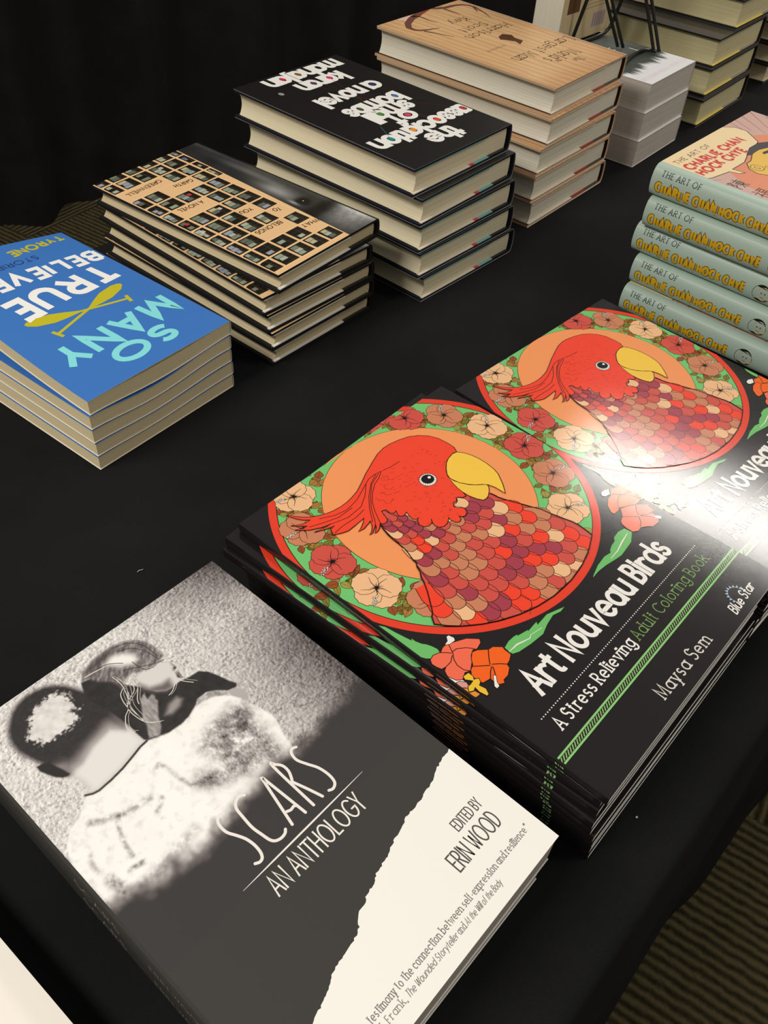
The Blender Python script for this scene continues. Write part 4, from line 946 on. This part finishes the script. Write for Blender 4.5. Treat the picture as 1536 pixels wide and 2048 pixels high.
def cc_spine(L):
    H = 262.; A = Art(H, L, 0, .7); BK = (46, 50, 48)
    A.text('THE ART OF', (8.5, L*.66), (46, L*.66), L*.115, .62, BK, 3, FONT, serif=.14)
    for wd, c, l in ((3.5, (60, 52, 24), 3), (2.4, (226, 178, 36), 5)):
        A.text('CHARLIE CHAN HOCK CHYE', (6.4, L*.33), (114, L*.33), L*.17, wd, c, l, FONT, gap=.5, bounce=.06)
    A.disc((130, L*.44), L*.2, (34, 32, 30), 3, 30, L*.2)
    q = [(130+L*.17*math.cos(t)*(1+.1*math.cos(3*t)), L*.44+L*.15*math.sin(t)*(1+.08*math.cos(4*t))) for t in [2*PI*i/24 for i in range(24)]]
    A.poly([(x+L*.05, y) for x, y in q], (196, 184, 150), 4)
    for dx in (-1.6, 1.6): A.disc((131.5+dx, L*.46), .7, (80, 74, 60), 5, 8)
    A.stroke([(129.6, L*.36), (133, L*.36)], .5, (80, 74, 60), 5)
    return A

def ink_art():
    W, H = 126.7, 200.; A = Art(W, H, 1.9); edge = mm('I_edge')
    e = sorted(edge)
    def f(U, V):
        ee = np.interp(U, [p[0] for p in e], [p[1] for p in e])+9*(fbm(U, V*.12, .35, 3, 3)-.5)*2
        k = np.clip((ee-V)/14+.7*(fbm(U*1.6, V*.2, .3, 5, 4)-.3), 0, 1); k = k*k*(3-2*k); deep = np.clip((ee-V-26)/30, 0, 1)
        g = 226*(1-k)+(62+30*deep)*k
        r = np.clip(1-((V-186)/5)**2, 0, 1)*18*fbm(U, V, .2, 7, 2)
        return np.stack([g-r*.6-2*k, g-r+4*k, g-r-2*k], -1)
    A.grid(1.9, W, 0, H, 100, 130, f, 1)
    WH = (226, 226, 220)
    A.text('T', (20, 116), (28, 116), 13, 1.6, WH, 3, FONT)
    for v in (98, 106): A.poly([(44, v), (58, v), (58, v+1.5), (44, v+1.5)], WH, 3)
    A.text('T', (62, 96), (70, 96), 12, 1.5, WH, 3, FONT)
    return A

CARPET_A = 60.0
# ---------------------------------------------------------------- the place: carpet, curtain, cloth-covered table
FLOOR = -0.74
AX = math.radians(51.9)                       # direction of the table's long side
TX, TY = math.cos(AX), math.sin(AX)           # along the table
NX, NY = -math.sin(AX), math.cos(AX)          # across the table, away from the aisle
def carpet_mat():
    m, nt, b = new_mat('ribbed_olive_carpet', 0.95, 0.1)
    N = nt.nodes.new; Lk = nt.links.new
    tc = N('ShaderNodeTexCoord'); mp = N('ShaderNodeMapping'); mp.inputs['Rotation'].default_value = (0, 0, -math.radians(CARPET_A)); mp.inputs['Location'].default_value = (0.17, 0.06, 0)
    ck = N('ShaderNodeTexChecker'); ck.inputs['Scale'].default_value = 2.0
    Lk(tc.outputs['Object'], mp.inputs['Vector']); Lk(mp.outputs['Vector'], ck.inputs['Vector'])
    nz = N('ShaderNodeTexNoise'); nz.inputs['Scale'].default_value = 90; nz.inputs['Detail'].default_value = 4; Lk(mp.outputs['Vector'], nz.inputs['Vector'])
    waves = []
    for d in ('X', 'Y'):
        wv = N('ShaderNodeTexWave'); wv.bands_direction = d; wv.inputs['Scale'].default_value = 21; wv.inputs['Distortion'].default_value = 1.6; wv.inputs['Detail'].default_value = 3; wv.inputs['Detail Scale'].default_value = 2.5
        Lk(mp.outputs['Vector'], wv.inputs['Vector']); waves.append(wv)
    mx = N('ShaderNodeMix'); mx.data_type = 'FLOAT'; Lk(ck.outputs['Fac'], mx.inputs[0]); Lk(waves[0].outputs['Fac'], mx.inputs[2]); Lk(waves[1].outputs['Fac'], mx.inputs[3])
    ad = N('ShaderNodeMath'); ad.operation = 'MULTIPLY_ADD'; ad.inputs[1].default_value = .55; Lk(nz.outputs['Fac'], ad.inputs[0]); Lk(mx.outputs[0], ad.inputs[2])
    r = N('ShaderNodeValToRGB'); r.color_ramp.elements[0].position = .25; r.color_ramp.elements[0].color = (*lin((38, 34, 22)), 1); r.color_ramp.elements[1].position = 1.0; r.color_ramp.elements[1].color = (*lin((82, 74, 50)), 1)
    Lk(ad.outputs[0], r.inputs['Fac']); Lk(r.outputs['Color'], b.inputs['Base Color'])
    bp = N('ShaderNodeBump'); bp.inputs['Strength'].default_value = .8; bp.inputs['Distance'].default_value = .006; Lk(ad.outputs[0], bp.inputs['Height']); Lk(bp.outputs['Normal'], b.inputs['Normal'])
    return m
mb = MB(); mb.box((-4.5, -2.5, FLOOR-.02), (5.5, 7, FLOOR)); fl = part('floor', mb.mesh('floor', carpet_mat())); fl['kind'] = 'structure'

def curtain():
    mb = MB(); n = 240; z0, z1 = FLOOR+.004, 1.9; rows = 10; P = []
    d = math.radians(44); dx, dy = math.cos(d), math.sin(d); nx, ny = math.sin(d), -math.cos(d); rnd = random.Random(5)
    ph = [rnd.uniform(0, 6.3) for _ in range(6)]
    for i in range(n+1):
        t = -2.4+6.2*i/n
        for j in range(rows+1):
            h = j/rows; s = .030*math.sin(t*17+ph[0]+.8*math.sin(t*3+ph[1])+.25*h)+.02*math.sin(t*31+ph[2]+1.2*math.sin(t*5+ph[3]))+.012*math.sin(t*7+ph[4]+2*h)
            s *= 1.15-.35*h
            P.append((-.937+dx*t+nx*(s-.03), 2.261+dy*t+ny*(s-.03), z0+(z1-z0)*h))
    F = [(i*(rows+1)+j, (i+1)*(rows+1)+j, (i+1)*(rows+1)+j+1, i*(rows+1)+j+1) for i in range(n) for j in range(rows)]
    mb.add(P, F, (.02, .02, .02)); return mb.mesh('curtain', DRAPE, 80)
cu = part('curtain', curtain()); tag(cu, 'black floor-length curtain hanging in folds behind the book table', 'curtain')

def tablecloth():
    mb = MB(); T0, T1, n0, n1 = -.75, 2.35, -.004, .738; rnd = random.Random(2)
    hem = [(-.75, -.045), (.30, -.05), (.455, -.046), (.549, -.0459), (.641, -.046), (.709, -.0595), (.783, -.07), (.911, -.067), (1.1, -.05), (1.4, -.07), (1.8, -.05), (2.35, -.06)]
    hx, hy = [h[0] for h in hem], [h[1] for h in hem]; n = 220; prof = []
    for i in range(n+1):
        t = T0+(T1-T0)*i/n; hn = float(np.interp(t, hx, hy)); row = []
        for k in range(12, 0, -1):                              # the fall on the aisle side
            f = k/12; z = -.012-(.722)*f; w_ = .006*math.sin(t*23+2*f)*f
            row.append((n0-.006+(hn-n0+.006)*f**.8+w_, z))
        row += [(n0-.005, -.007), (n0-.002, -.0025), (n0+.003, -.0004), (n0+.012, 0)]
        row += [(n0+.012+(n1-n0-.024)*k/6, 0) for k in range(1, 6)]
        row += [(n1-.012, 0), (n1-.003, -.0004), (n1+.002, -.0025), (n1+.005, -.007)]
        for k in range(1, 7):
            f = k/6; row.append((n1+.006+.02*f+.012*math.sin(t*19)*f, -.012-.722*f))
        prof.append([(TX*t+NX*q, TY*t+NY*q, z) for q, z in row])
    m_ = len(prof[0]); mb.add([p for r in prof for p in r], [(i*m_+j, i*m_+j+1, (i+1)*m_+j+1, (i+1)*m_+j) for i in range(n) for j in range(m_-1)], (.02, .02, .02))
    return mb.mesh('tablecloth', CLOTH, 70)
tc_ = part('tablecloth', tablecloth()); tag(tc_, 'plain black cloth covering the long table that carries all the books', 'tablecloth')

# ---------------------------------------------------------------- colouring books with the parrot roundel: nine beside, eight behind
T = .0067
BW, BH = .198, .2619
BA = bird_art(); BS = bird_spine(T)
bird = paperback('coloring_book', BW, BH, T, (.0033/9, -.0046/9), (28, 24, 25), art=BA, spine_art=BS, mat=GLOSSY, edge=(150, 148, 142), cream=page_mat('coloring_leaves', (150, 144, 134)), rs=.0009)
near = [(.1192, .2036, .9095), (.1177, .2064, .9494), (.1176, .2047, .9573), (.1166, .2018, .9095), (.1176, .2024, .912), (.1203, .2021, .9095), (.1216, .2026, .907), (.1224, .2034, .9095), (.1233, .2035, .9095)]
lab = ['glossy black parrot coloring book lying topmost on the nearest pile, spine towards the camera',
 'parrot coloring book second from the top of the nearest pile, jutting out to the left',
 'parrot coloring book third from the top of the nearest pile, its corner furthest left',
 'parrot coloring book fourth in the nearest pile, under the fanned upper three', 'parrot coloring book in the middle of the nearest pile, fifth from the top',
 'parrot coloring book sixth from the top of the nearest pile', 'parrot coloring book third from the bottom of the nearest pile',
 'parrot coloring book second from the bottom of the nearest pile', 'parrot coloring book lying on the black cloth, bottom of the nearest pile']
stack(bird, near, 9, .067, .0033, -.0046, lab, 'book', 'coloring books in the nearest pile')
far_ = [(.2448, .3604, .8638), (.2436, .3626, .8610)] + [(.2452+.0006*(k % 3), .3606+.0008*(k % 2), .8638+.002*(k % 3)) for k in range(6)]
src = bird
lab2 = ['glossy parrot coloring book with a bright light reflection, topmost on the pile behind', 'parrot coloring book just under the one with the bright reflection, its red rim peeking out'] + \
       ['parrot coloring book, %s in the pile before the green comics' % w_ for w_ in ('third from the top', 'fourth from the top', 'fifth from the top', 'third from the bottom', 'second from the bottom', 'at the bottom')]
for k, (x, y, th) in enumerate(far_):
    o = copy_tree(src); place(o, x, y, .0004+.0565*(7-k)/8, th, 0, 0); tag(o, lab2[k], 'book', 'coloring books in the pile behind')

# ---------------------------------------------------------------- scarred-man paperbacks
T = .0264
def sc_warp(u, v, z): return z
sa = scars_art(); ssp = Art(249.7, 27); ssp.text('SCARS', (96, 10), (128, 10), 8, .9, (120, 118, 112), 3, FONT, gap=.3); ssp.text('ERIN WOOD', (150, 11), (186, 11), 5.5, .7, (110, 108, 102), 3, FONT, gap=.3)
sb = paperback('paperback_book', .1647, .2497, T, (0, 0), (52, 51, 48), spine=(50, 49, 45), art=sa, spine_art=ssp, mat=MATTE, cream=page_mat('anthology_leaves', (176, 168, 156)), rs=.0016, tc=.0005)
stack(sb, [(-.0048, .0597, .9088), (-.0062, .0611, .9045)], 2, .0539, -.0018, -.0013,
      ['black and white paperback with a scarred man carrying a child on its cover', 'second scarred-man paperback, lying underneath the first in the front pile'], 'book', 'black and white anthologies')

# ---------------------------------------------------------------- blue story paperbacks
T = .0121
BLW, BLH, KT, ET = .1402, .2071, .0238, 1.5
def b_twist(u, v): return KT*(max(u, 0)/BLW)*max(1-v/BLH, 0)**ET
def sag(u): return .0034*math.sin(PI*min(max(u/BLW, 0), 1))**2
ba = blue_art()
PG = PAGE_SAND
top = paperback('paperback_book', BLW, BLH, T, outer=(62, 118, 192), art=ba, mat=SATIN, cream=PG, edge=(226, 220, 206), nu=12, nv=14, dz=2e-5,
     warp=lambda u, v, z: z+b_twist(u, v)-(sag(u) if z < T*.5 else 0), pwarp=lambda u, v, z: z+b_twist(u, v)*.97-sag(u)*(1 if z > T*.3 else 1))
place(top, -.30579, .7021, .0004+.0625*.8+.0009, -2.16540); tag(top, 'bright blue paperback with crossed yellow oars, topmost of its pile', 'book', 'blue story paperbacks')
def low(z): return (.0026 if z > .001 else 0)
for k, (x, y, th, lb) in enumerate([(-.3064, .7008, -2.1654, 'blue paperback second from the top under the one with crossed oars'), (-.3066, .7006, -2.1654, 'blue paperback in the middle of the oar-cover pile'),
                         (-.3062, .7009, -2.1654, 'blue paperback second from the bottom of the oar-cover pile'), (-.3065, .7007, -2.1654, 'blue paperback lying on the black cloth at the bottom of the oar-cover pile')]):
    lev = 3-k
    wv = lambda u, v, z, lev=lev: z-sag(u)*(lev+(1 if z > T*.5 else 0))/4.0*1.0+.0008*math.sin(2.2*PI*u/BLW+.4)*(1 if lev > 0 or z > T*.5 else 0)*(.5+lev/4)
    o = paperback('paperback_book', BLW, BLH, T-.0003, outer=(62, 118, 192), mat=SATIN, cream=PG, edge=(200, 192, 166), nu=12, nv=1, warp=wv)
    place(o, x, y, .0006+.0125*lev, th); tag(o, lb, 'book', 'blue story paperbacks')

# ---------------------------------------------------------------- hardcovers: windows, dotted letters, wood
wa = what_art()
wh = hardcover('hardcover_book', .1307, .2266, .0177, (-.0202/5, .0012/5), (30, 28, 26), inner=(34, 32, 30), case=(28, 27, 26), cream=PAGE_TAN, art=wa, bulge=.001,
     flaps=[(0, [(.30, .985, (228, 224, 214)), (.05, .30, (34, 32, 30))]), (1, [(.30, .985, (228, 224, 214))])])
stack(wh, [(-.2136, .8545, -2.1702), (-.2079, .8544, -2.2444), (-.2066, .8562, -2.2375), (-.2082, .8552, -2.218), (-.211, .8574, -2.2074)], 5, .0906, -.0202, .0012,
      ['hardcover with lit apartment windows and half a face, topmost of its pile', 'window-cover hardcover second from the top, turned askew under the first', 'window-cover hardcover in the middle of its pile', 'window-cover hardcover second from the bottom of its pile', 'window-cover hardcover on the black cloth, bottom of its pile'], 'book', 'hardcovers with apartment windows')
boa = bomb_art()
bo = hardcover('hardcover_book', .1484, .2265, .0274, (-.0123/5, -.0219/5), (24, 22, 20), edge=(150, 152, 150), inner=(26, 28, 40), case=(24, 24, 34), cream=PAGE_CREAM, art=boa, bulge=.0016,
     flaps=[(0, [(.42, .985, (222, 212, 196)), (.375, .42, (206, 58, 76)), (.22, .375, (118, 176, 176)), (.04, .22, (28, 28, 32))]), (1, [(.26, .985, (96, 150, 152))])])
stack(bo, [(-.0914, .9908, -2.2139), (-.0848, .9902, -2.2042), (-.0765, .9939, -2.2333), (-.0725, .9954, -2.2417), (-.0675, .9995, -2.2409)], 5, .139, -.0123, -.0219,
      ['black hardcover with chunky white letters and colored dots, topmost of its pile', 'dotted-letter black hardcover second from the top of its pile', 'dotted-letter black hardcover in the middle of its pile', 'dotted-letter black hardcover second from the bottom of its pile', 'dotted-letter black hardcover on the cloth, bottom of its pile'], 'book', 'black hardcovers with dotted letters')
woa = world_art()
wo = hardcover('hardcover_book', .1675, .2277, .0294, (.0165/5, -.0342/5), (206, 160, 110), edge=(228, 218, 204), spine=(196, 186, 178), inner=(70, 34, 22), case=(204, 168, 126), cream=PAGE_IVORY, art=woa, bulge=.0022,
     flaps=[(0, [(.42, .985, (224, 214, 198)), (.24, .42, (148, 40, 38)), (.05, .24, (58, 52, 44))]), (1, [(.28, .985, (226, 216, 198))])])
stack(wo, [(.037, 1.1931, -2.154), (.0396, 1.1889, -2.1586), (.041, 1.1844, -2.1867), (.0407, 1.1825, -2.1887), (.0435, 1.1843, -2.1914)], 5, .149, .0165, -.0342,
      ['wood-grain hardcover with antlers and brown lettering, topmost of its pile', 'wood-grain hardcover second from the top of its pile', 'wood-grain hardcover in the middle of its pile', 'wood-grain hardcover second from the bottom of its pile', 'wood-grain hardcover on the cloth, bottom of its pile'], 'book', 'wood-grain hardcovers')

# ---------------------------------------------------------------- pale green comic hardcovers, spines out
T = .0278
RS, BU, PW = .007, .0045, .62
pr_ = spine_profile(.1915, T, RS, BU, PW); SL = spine_length(pr_, 1)*1000
cc = hardcover('hardcover_book', .1915, .262, T, (0, 0), (206, 166, 152), spine=(172, 192, 178), inner=(210, 200, 180), edge=(196, 206, 196), cream=PAGE_IVORY, art=cc_art(), spine_art=cc_spine(SL), rs=RS, bulge=BU, pw=PW, mat=SATIN, jacket=False)
stack(cc, [(.4186, .6095, .9004), (.4195, .6057, .9004), (.418, .6132, .9004), (.4224, .6046, .9004), (.4185, .5986, .9004)], 5, .141, 0, 0,
      ['comic hardcover with a red-lettered speech bubble and pale green spine, topmost', 'pale green spined comic hardcover second from the top, under the speech-bubble cover', 'pale green spined comic hardcover in the middle of its pile, jutting out left', 'pale green spined comic hardcover second from the bottom of its pile', 'pale green spined comic hardcover at the bottom, right behind the parrot books'], 'book', 'comic hardcovers with pale green spines')

# ---------------------------------------------------------------- thick pale paperbacks with the forest cover, easel and displayed book
T = .0323
ink = paperback('paperback_book', .1267, .2, T, (0, 0), (226, 226, 220), spine=(70, 76, 70), back=(222, 220, 212), art=ink_art(), mat=SATIN, cream=PAGE_GREY, edge=(184, 178, 168), rs=.0018)
stack(ink, [(.1839, 1.3291, -2.1875), (.1843, 1.3262, -2.1875), (.1847, 1.3232, -2.1875)], 3, .098, 0, 0,
      ['thick white paperback with a dark forest on its cover, under the wire easel', 'thick pale paperback in the middle of the pile beneath the easel', 'thick pale paperback on the cloth, bottom of the pile beneath the easel'], 'book', 'thick paperbacks with a forest cover')
Z0 = .0986
WIRE = plain_mat('black_wire', (18, 17, 16), .32, .5, .1, 200)
ez = thing('display_easel', 'black wire easel standing on the forest-cover paperbacks', 'easel', (.245, 1.232, Z0))
def wire(name, pts, r=.0021):
    mb = MB(); mb.tube([(x-.245, y-1.232, z-Z0) for x, y, z in pts], r, 8); return part(name, mb.mesh(name, WIRE, 60), ez)
def rod(a, b, n=6): return [tuple(a[i]+(b[i]-a[i])*k/n for i in range(3)) for k in range(n+1)]
for nm, a, b in (('rear_leg', (.2973, 1.2279, Z0+.002), (.2255, 1.262, .265)), ('rear_leg', (.2515, 1.2335, Z0+.002), (.163, 1.204, .265))):
    for off in (-.0042, .0042):
        o_ = (off*.8, off*-.3, 0); wire(nm, rod(tuple(a[i]+o_[i] for i in range(3)), tuple(b[i]+o_[i]*.6 for i in range(3))))
wire('foot_loop', [(.2973, 1.2279, Z0+.0022), (.291, 1.2315, Z0+.0022), (.2834, 1.2301, Z0+.0022), (.274, 1.221, Z0+.0022), (.266, 1.2081, Z0+.0022), (.2575, 1.192, Z0+.0022), (.2499, 1.1739, Z0+.0022), (.243, 1.160, Z0+.0022)], .0022)

P0, DU, NA, LEAN = Vector((.2066, 1.2488, .1046)), Vector((.6198, .7848, 0)), Vector((.7848, -.6198, 0)), math.radians(12)
UP = NA*math.sin(LEAN)+Vector((0, 0, math.cos(LEAN)))
def on(s, h, off=.0035): return tuple(P0+DU*s+UP*h+NA*off)
for s0, a, b in ((.034, (.2973, 1.2279), (.2734, 1.240)), (-.010, (.2515, 1.2335), (.2213, 1.2233))): pass
for o_ in list(ez.children): bpy.data.objects.remove(o_)
for a, b, s in (((.2973, 1.2279), (.2734, 1.240), .02), ((.2515, 1.2335), (.2213, 1.2233), -.012)):
    for off in (-.0042, .0042):
        tp = Vector(on(s+off, .158, .006)); p = [(a[0]+off*.8, a[1]-off*.3, Z0+.0022)]
        p += [(a[0]+(b[0]-a[0])*k/4+off*.8, a[1]+(b[1]-a[1])*k/4-off*.3, Z0+.0022+(.155-Z0)*k/4) for k in range(1, 5)]
        q = Vector(p[-1]); p += [tuple(q.lerp(tp, k/4)) for k in range(1, 5)]
        wire('rear_leg', p)
wire('foot_loop', [(.2973, 1.2279, Z0+.0022), (.291, 1.2315, Z0+.0022), (.2834, 1.2301, Z0+.0022), (.274, 1.221, Z0+.0022), (.266, 1.2081, Z0+.0022), (.2575, 1.192, Z0+.0022), (.2499, 1.1739, Z0+.0022), (.243, 1.160, Z0+.0022)], .0022)
wire('front_frame', [on(-.040, h) for h in (-.0035, .02, .06, .11, .15)]+[on(-.036, .158), on(-.025, .162), on(.0, .163), on(.035, .162), on(.05, .158)]+[on(.0555, h) for h in (.15, .11, .06, .03, .012)]+[on(.053, .003), on(.045, -.0022), on(.02, -.0035), on(-.02, -.0035), on(-.040, -.0035)], .0023)
for s in (-.030, .040): wire('ledge_hook', [on(s, -.0035, .002), on(s, -.004, -.02), on(s, -.004, -.046), on(s, .002, -.049), on(s, .012, -.050)], .0019)

bk = Art(120, 190)
bk.poly([(0, 0), (120, 0), (120, 190), (0, 190)], (206, 184, 142), 1)
bk.poly([(12, 34), (40, 34), (40, 120), (12, 120)], (96, 62, 34), 2)
for i in range(13): bk.poly([(48, 34+i*4.2), (110-(i % 3)*6, 34+i*4.2), (110-(i % 3)*6, 34.8+i*4.2), (48, 34.8+i*4.2)], (150, 128, 94), 2)
bk.poly([(76, 8), (110, 8), (110, 28), (76, 28)], (196, 176, 158), 2)
for i in range(15): bk.poly([(78+i*2.05, 10), (78+i*2.05+.6+.7*(i % 3 == 0), 10), (78+i*2.05+.6+.7*(i % 3 == 0), 26), (78+i*2.05, 26)], (112, 92, 112), 3)
T = .040
db = paperback('paperback_book', .12, .19, T, outer=(196, 180, 150), spine=(200, 182, 146), back=(206, 184, 142), mat=SATIN, cream=PAGE_IVORY, edge=(206, 196, 176), rs=.0018)
mb = MB(); bk.emit(mb, lambda a, v, l: (.12-a, v, -6e-6*l))
part('back_cover_print', mb.mesh('back_print', SATIN), db)
db.rotation_euler = Matrix(((-DU.x, UP.x, -NA.x), (-DU.y, UP.y, -NA.y), (-DU.z, UP.z, -NA.z))).to_euler(); db.location = P0+DU*.052
tag(db, 'thick beige paperback displayed on the wire easel, its back cover with barcode showing', 'book')

# ---------------------------------------------------------------- hardcovers at the far right
T = .0361
fh = hardcover('hardcover_book', .165, .24, T, (0, 0), (52, 48, 46), edge=(120, 112, 104), spine=(70, 50, 40), inner=(44, 40, 38), case=(34, 32, 30), cream=PAGE_YELLOW, bulge=.002, conc=.002,
     flaps=[(0, [(.42, .985, (226, 206, 96)), (.1, .42, (140, 128, 120))]), (1, [(.3, .985, (150, 142, 134))])])
stack(fh, [(.3163, 1.5878, -2.1904), (.2868, 1.5428, -2.1904), (.2875, 1.5413, -2.1904), (.2851, 1.531, -2.1904)], 4, .1466, 0, 0,
      ['thick dark hardcover with yellow-edged endpapers, topmost of the pile at the upper right', 'thick dark hardcover second from the top of the upper right pile, its dark cover showing', 'thick dark hardcover third from the top of the upper right pile', 'thick dark hardcover at the bottom of the upper right pile'], 'book', 'dark hardcovers with yellow endpapers')
T = .0276
gh = hardcover('hardcover_book', .165, .24, T, (0, 0), (46, 42, 40), edge=(96, 90, 84), inner=(44, 40, 38), cream=PAGE_SAND, bulge=.002,
     flaps=[(0, [(.1, .985, (200, 188, 160))])])
stack(gh, [(.4325, 1.7395, -2.1904), (.4312, 1.7372, -2.186), (.4307, 1.7383, -2.1904)], 3, .084, 0, 0,
      ['dark hardcover at the right edge of the picture, topmost behind the yellow-edged pile', 'dark hardcover at the right edge, middle one behind the yellow-edged pile', 'dark hardcover at the right edge, lowest one behind the yellow-edged pile'], 'book', 'dark hardcovers at the right edge')

# ---------------------------------------------------------------- white book at the lower left, lint on the cloth
T = .0196; th = math.radians(53.8)
wb = paperback('paperback_book', .15, .23, T, outer=(238, 232, 220), edge=(214, 210, 200), mat=SATIN, cream=PAGE_WHITE)
place(wb, -.1365-.15*math.cos(th)+.12*math.sin(th), .118-.15*math.sin(th)-.12*math.cos(th), .0004, th)
tag(wb, 'plain white book cut off by the lower left corner of the picture', 'book')
LINT = plain_mat('pale_lint', (214, 208, 200), .9, .1)
mb = MB(); mb.tube([(-.1609, .3731, .0006), (-.1602, .3742, .0012), (-.1592, .3746, .0014), (-.1584, .3752, .0010), (-.1580, .3761, .0006)], .00022, 6)
tag(part('lint_thread', mb.mesh('lint_thread', LINT, 60)), 'tiny curl of pale thread lying on the bare cloth behind the scarred-man book', 'lint')
mb = MB(); mb.tube([(.1531, .2294, .0005), (.1537, .2297, .0007), (.1542, .2301, .0004)], [.0004, .0006, .0003], 6)
tag(part('lint_speck', mb.mesh('lint_speck', LINT, 60)), 'tiny white speck on the cloth by the table edge', 'lint')
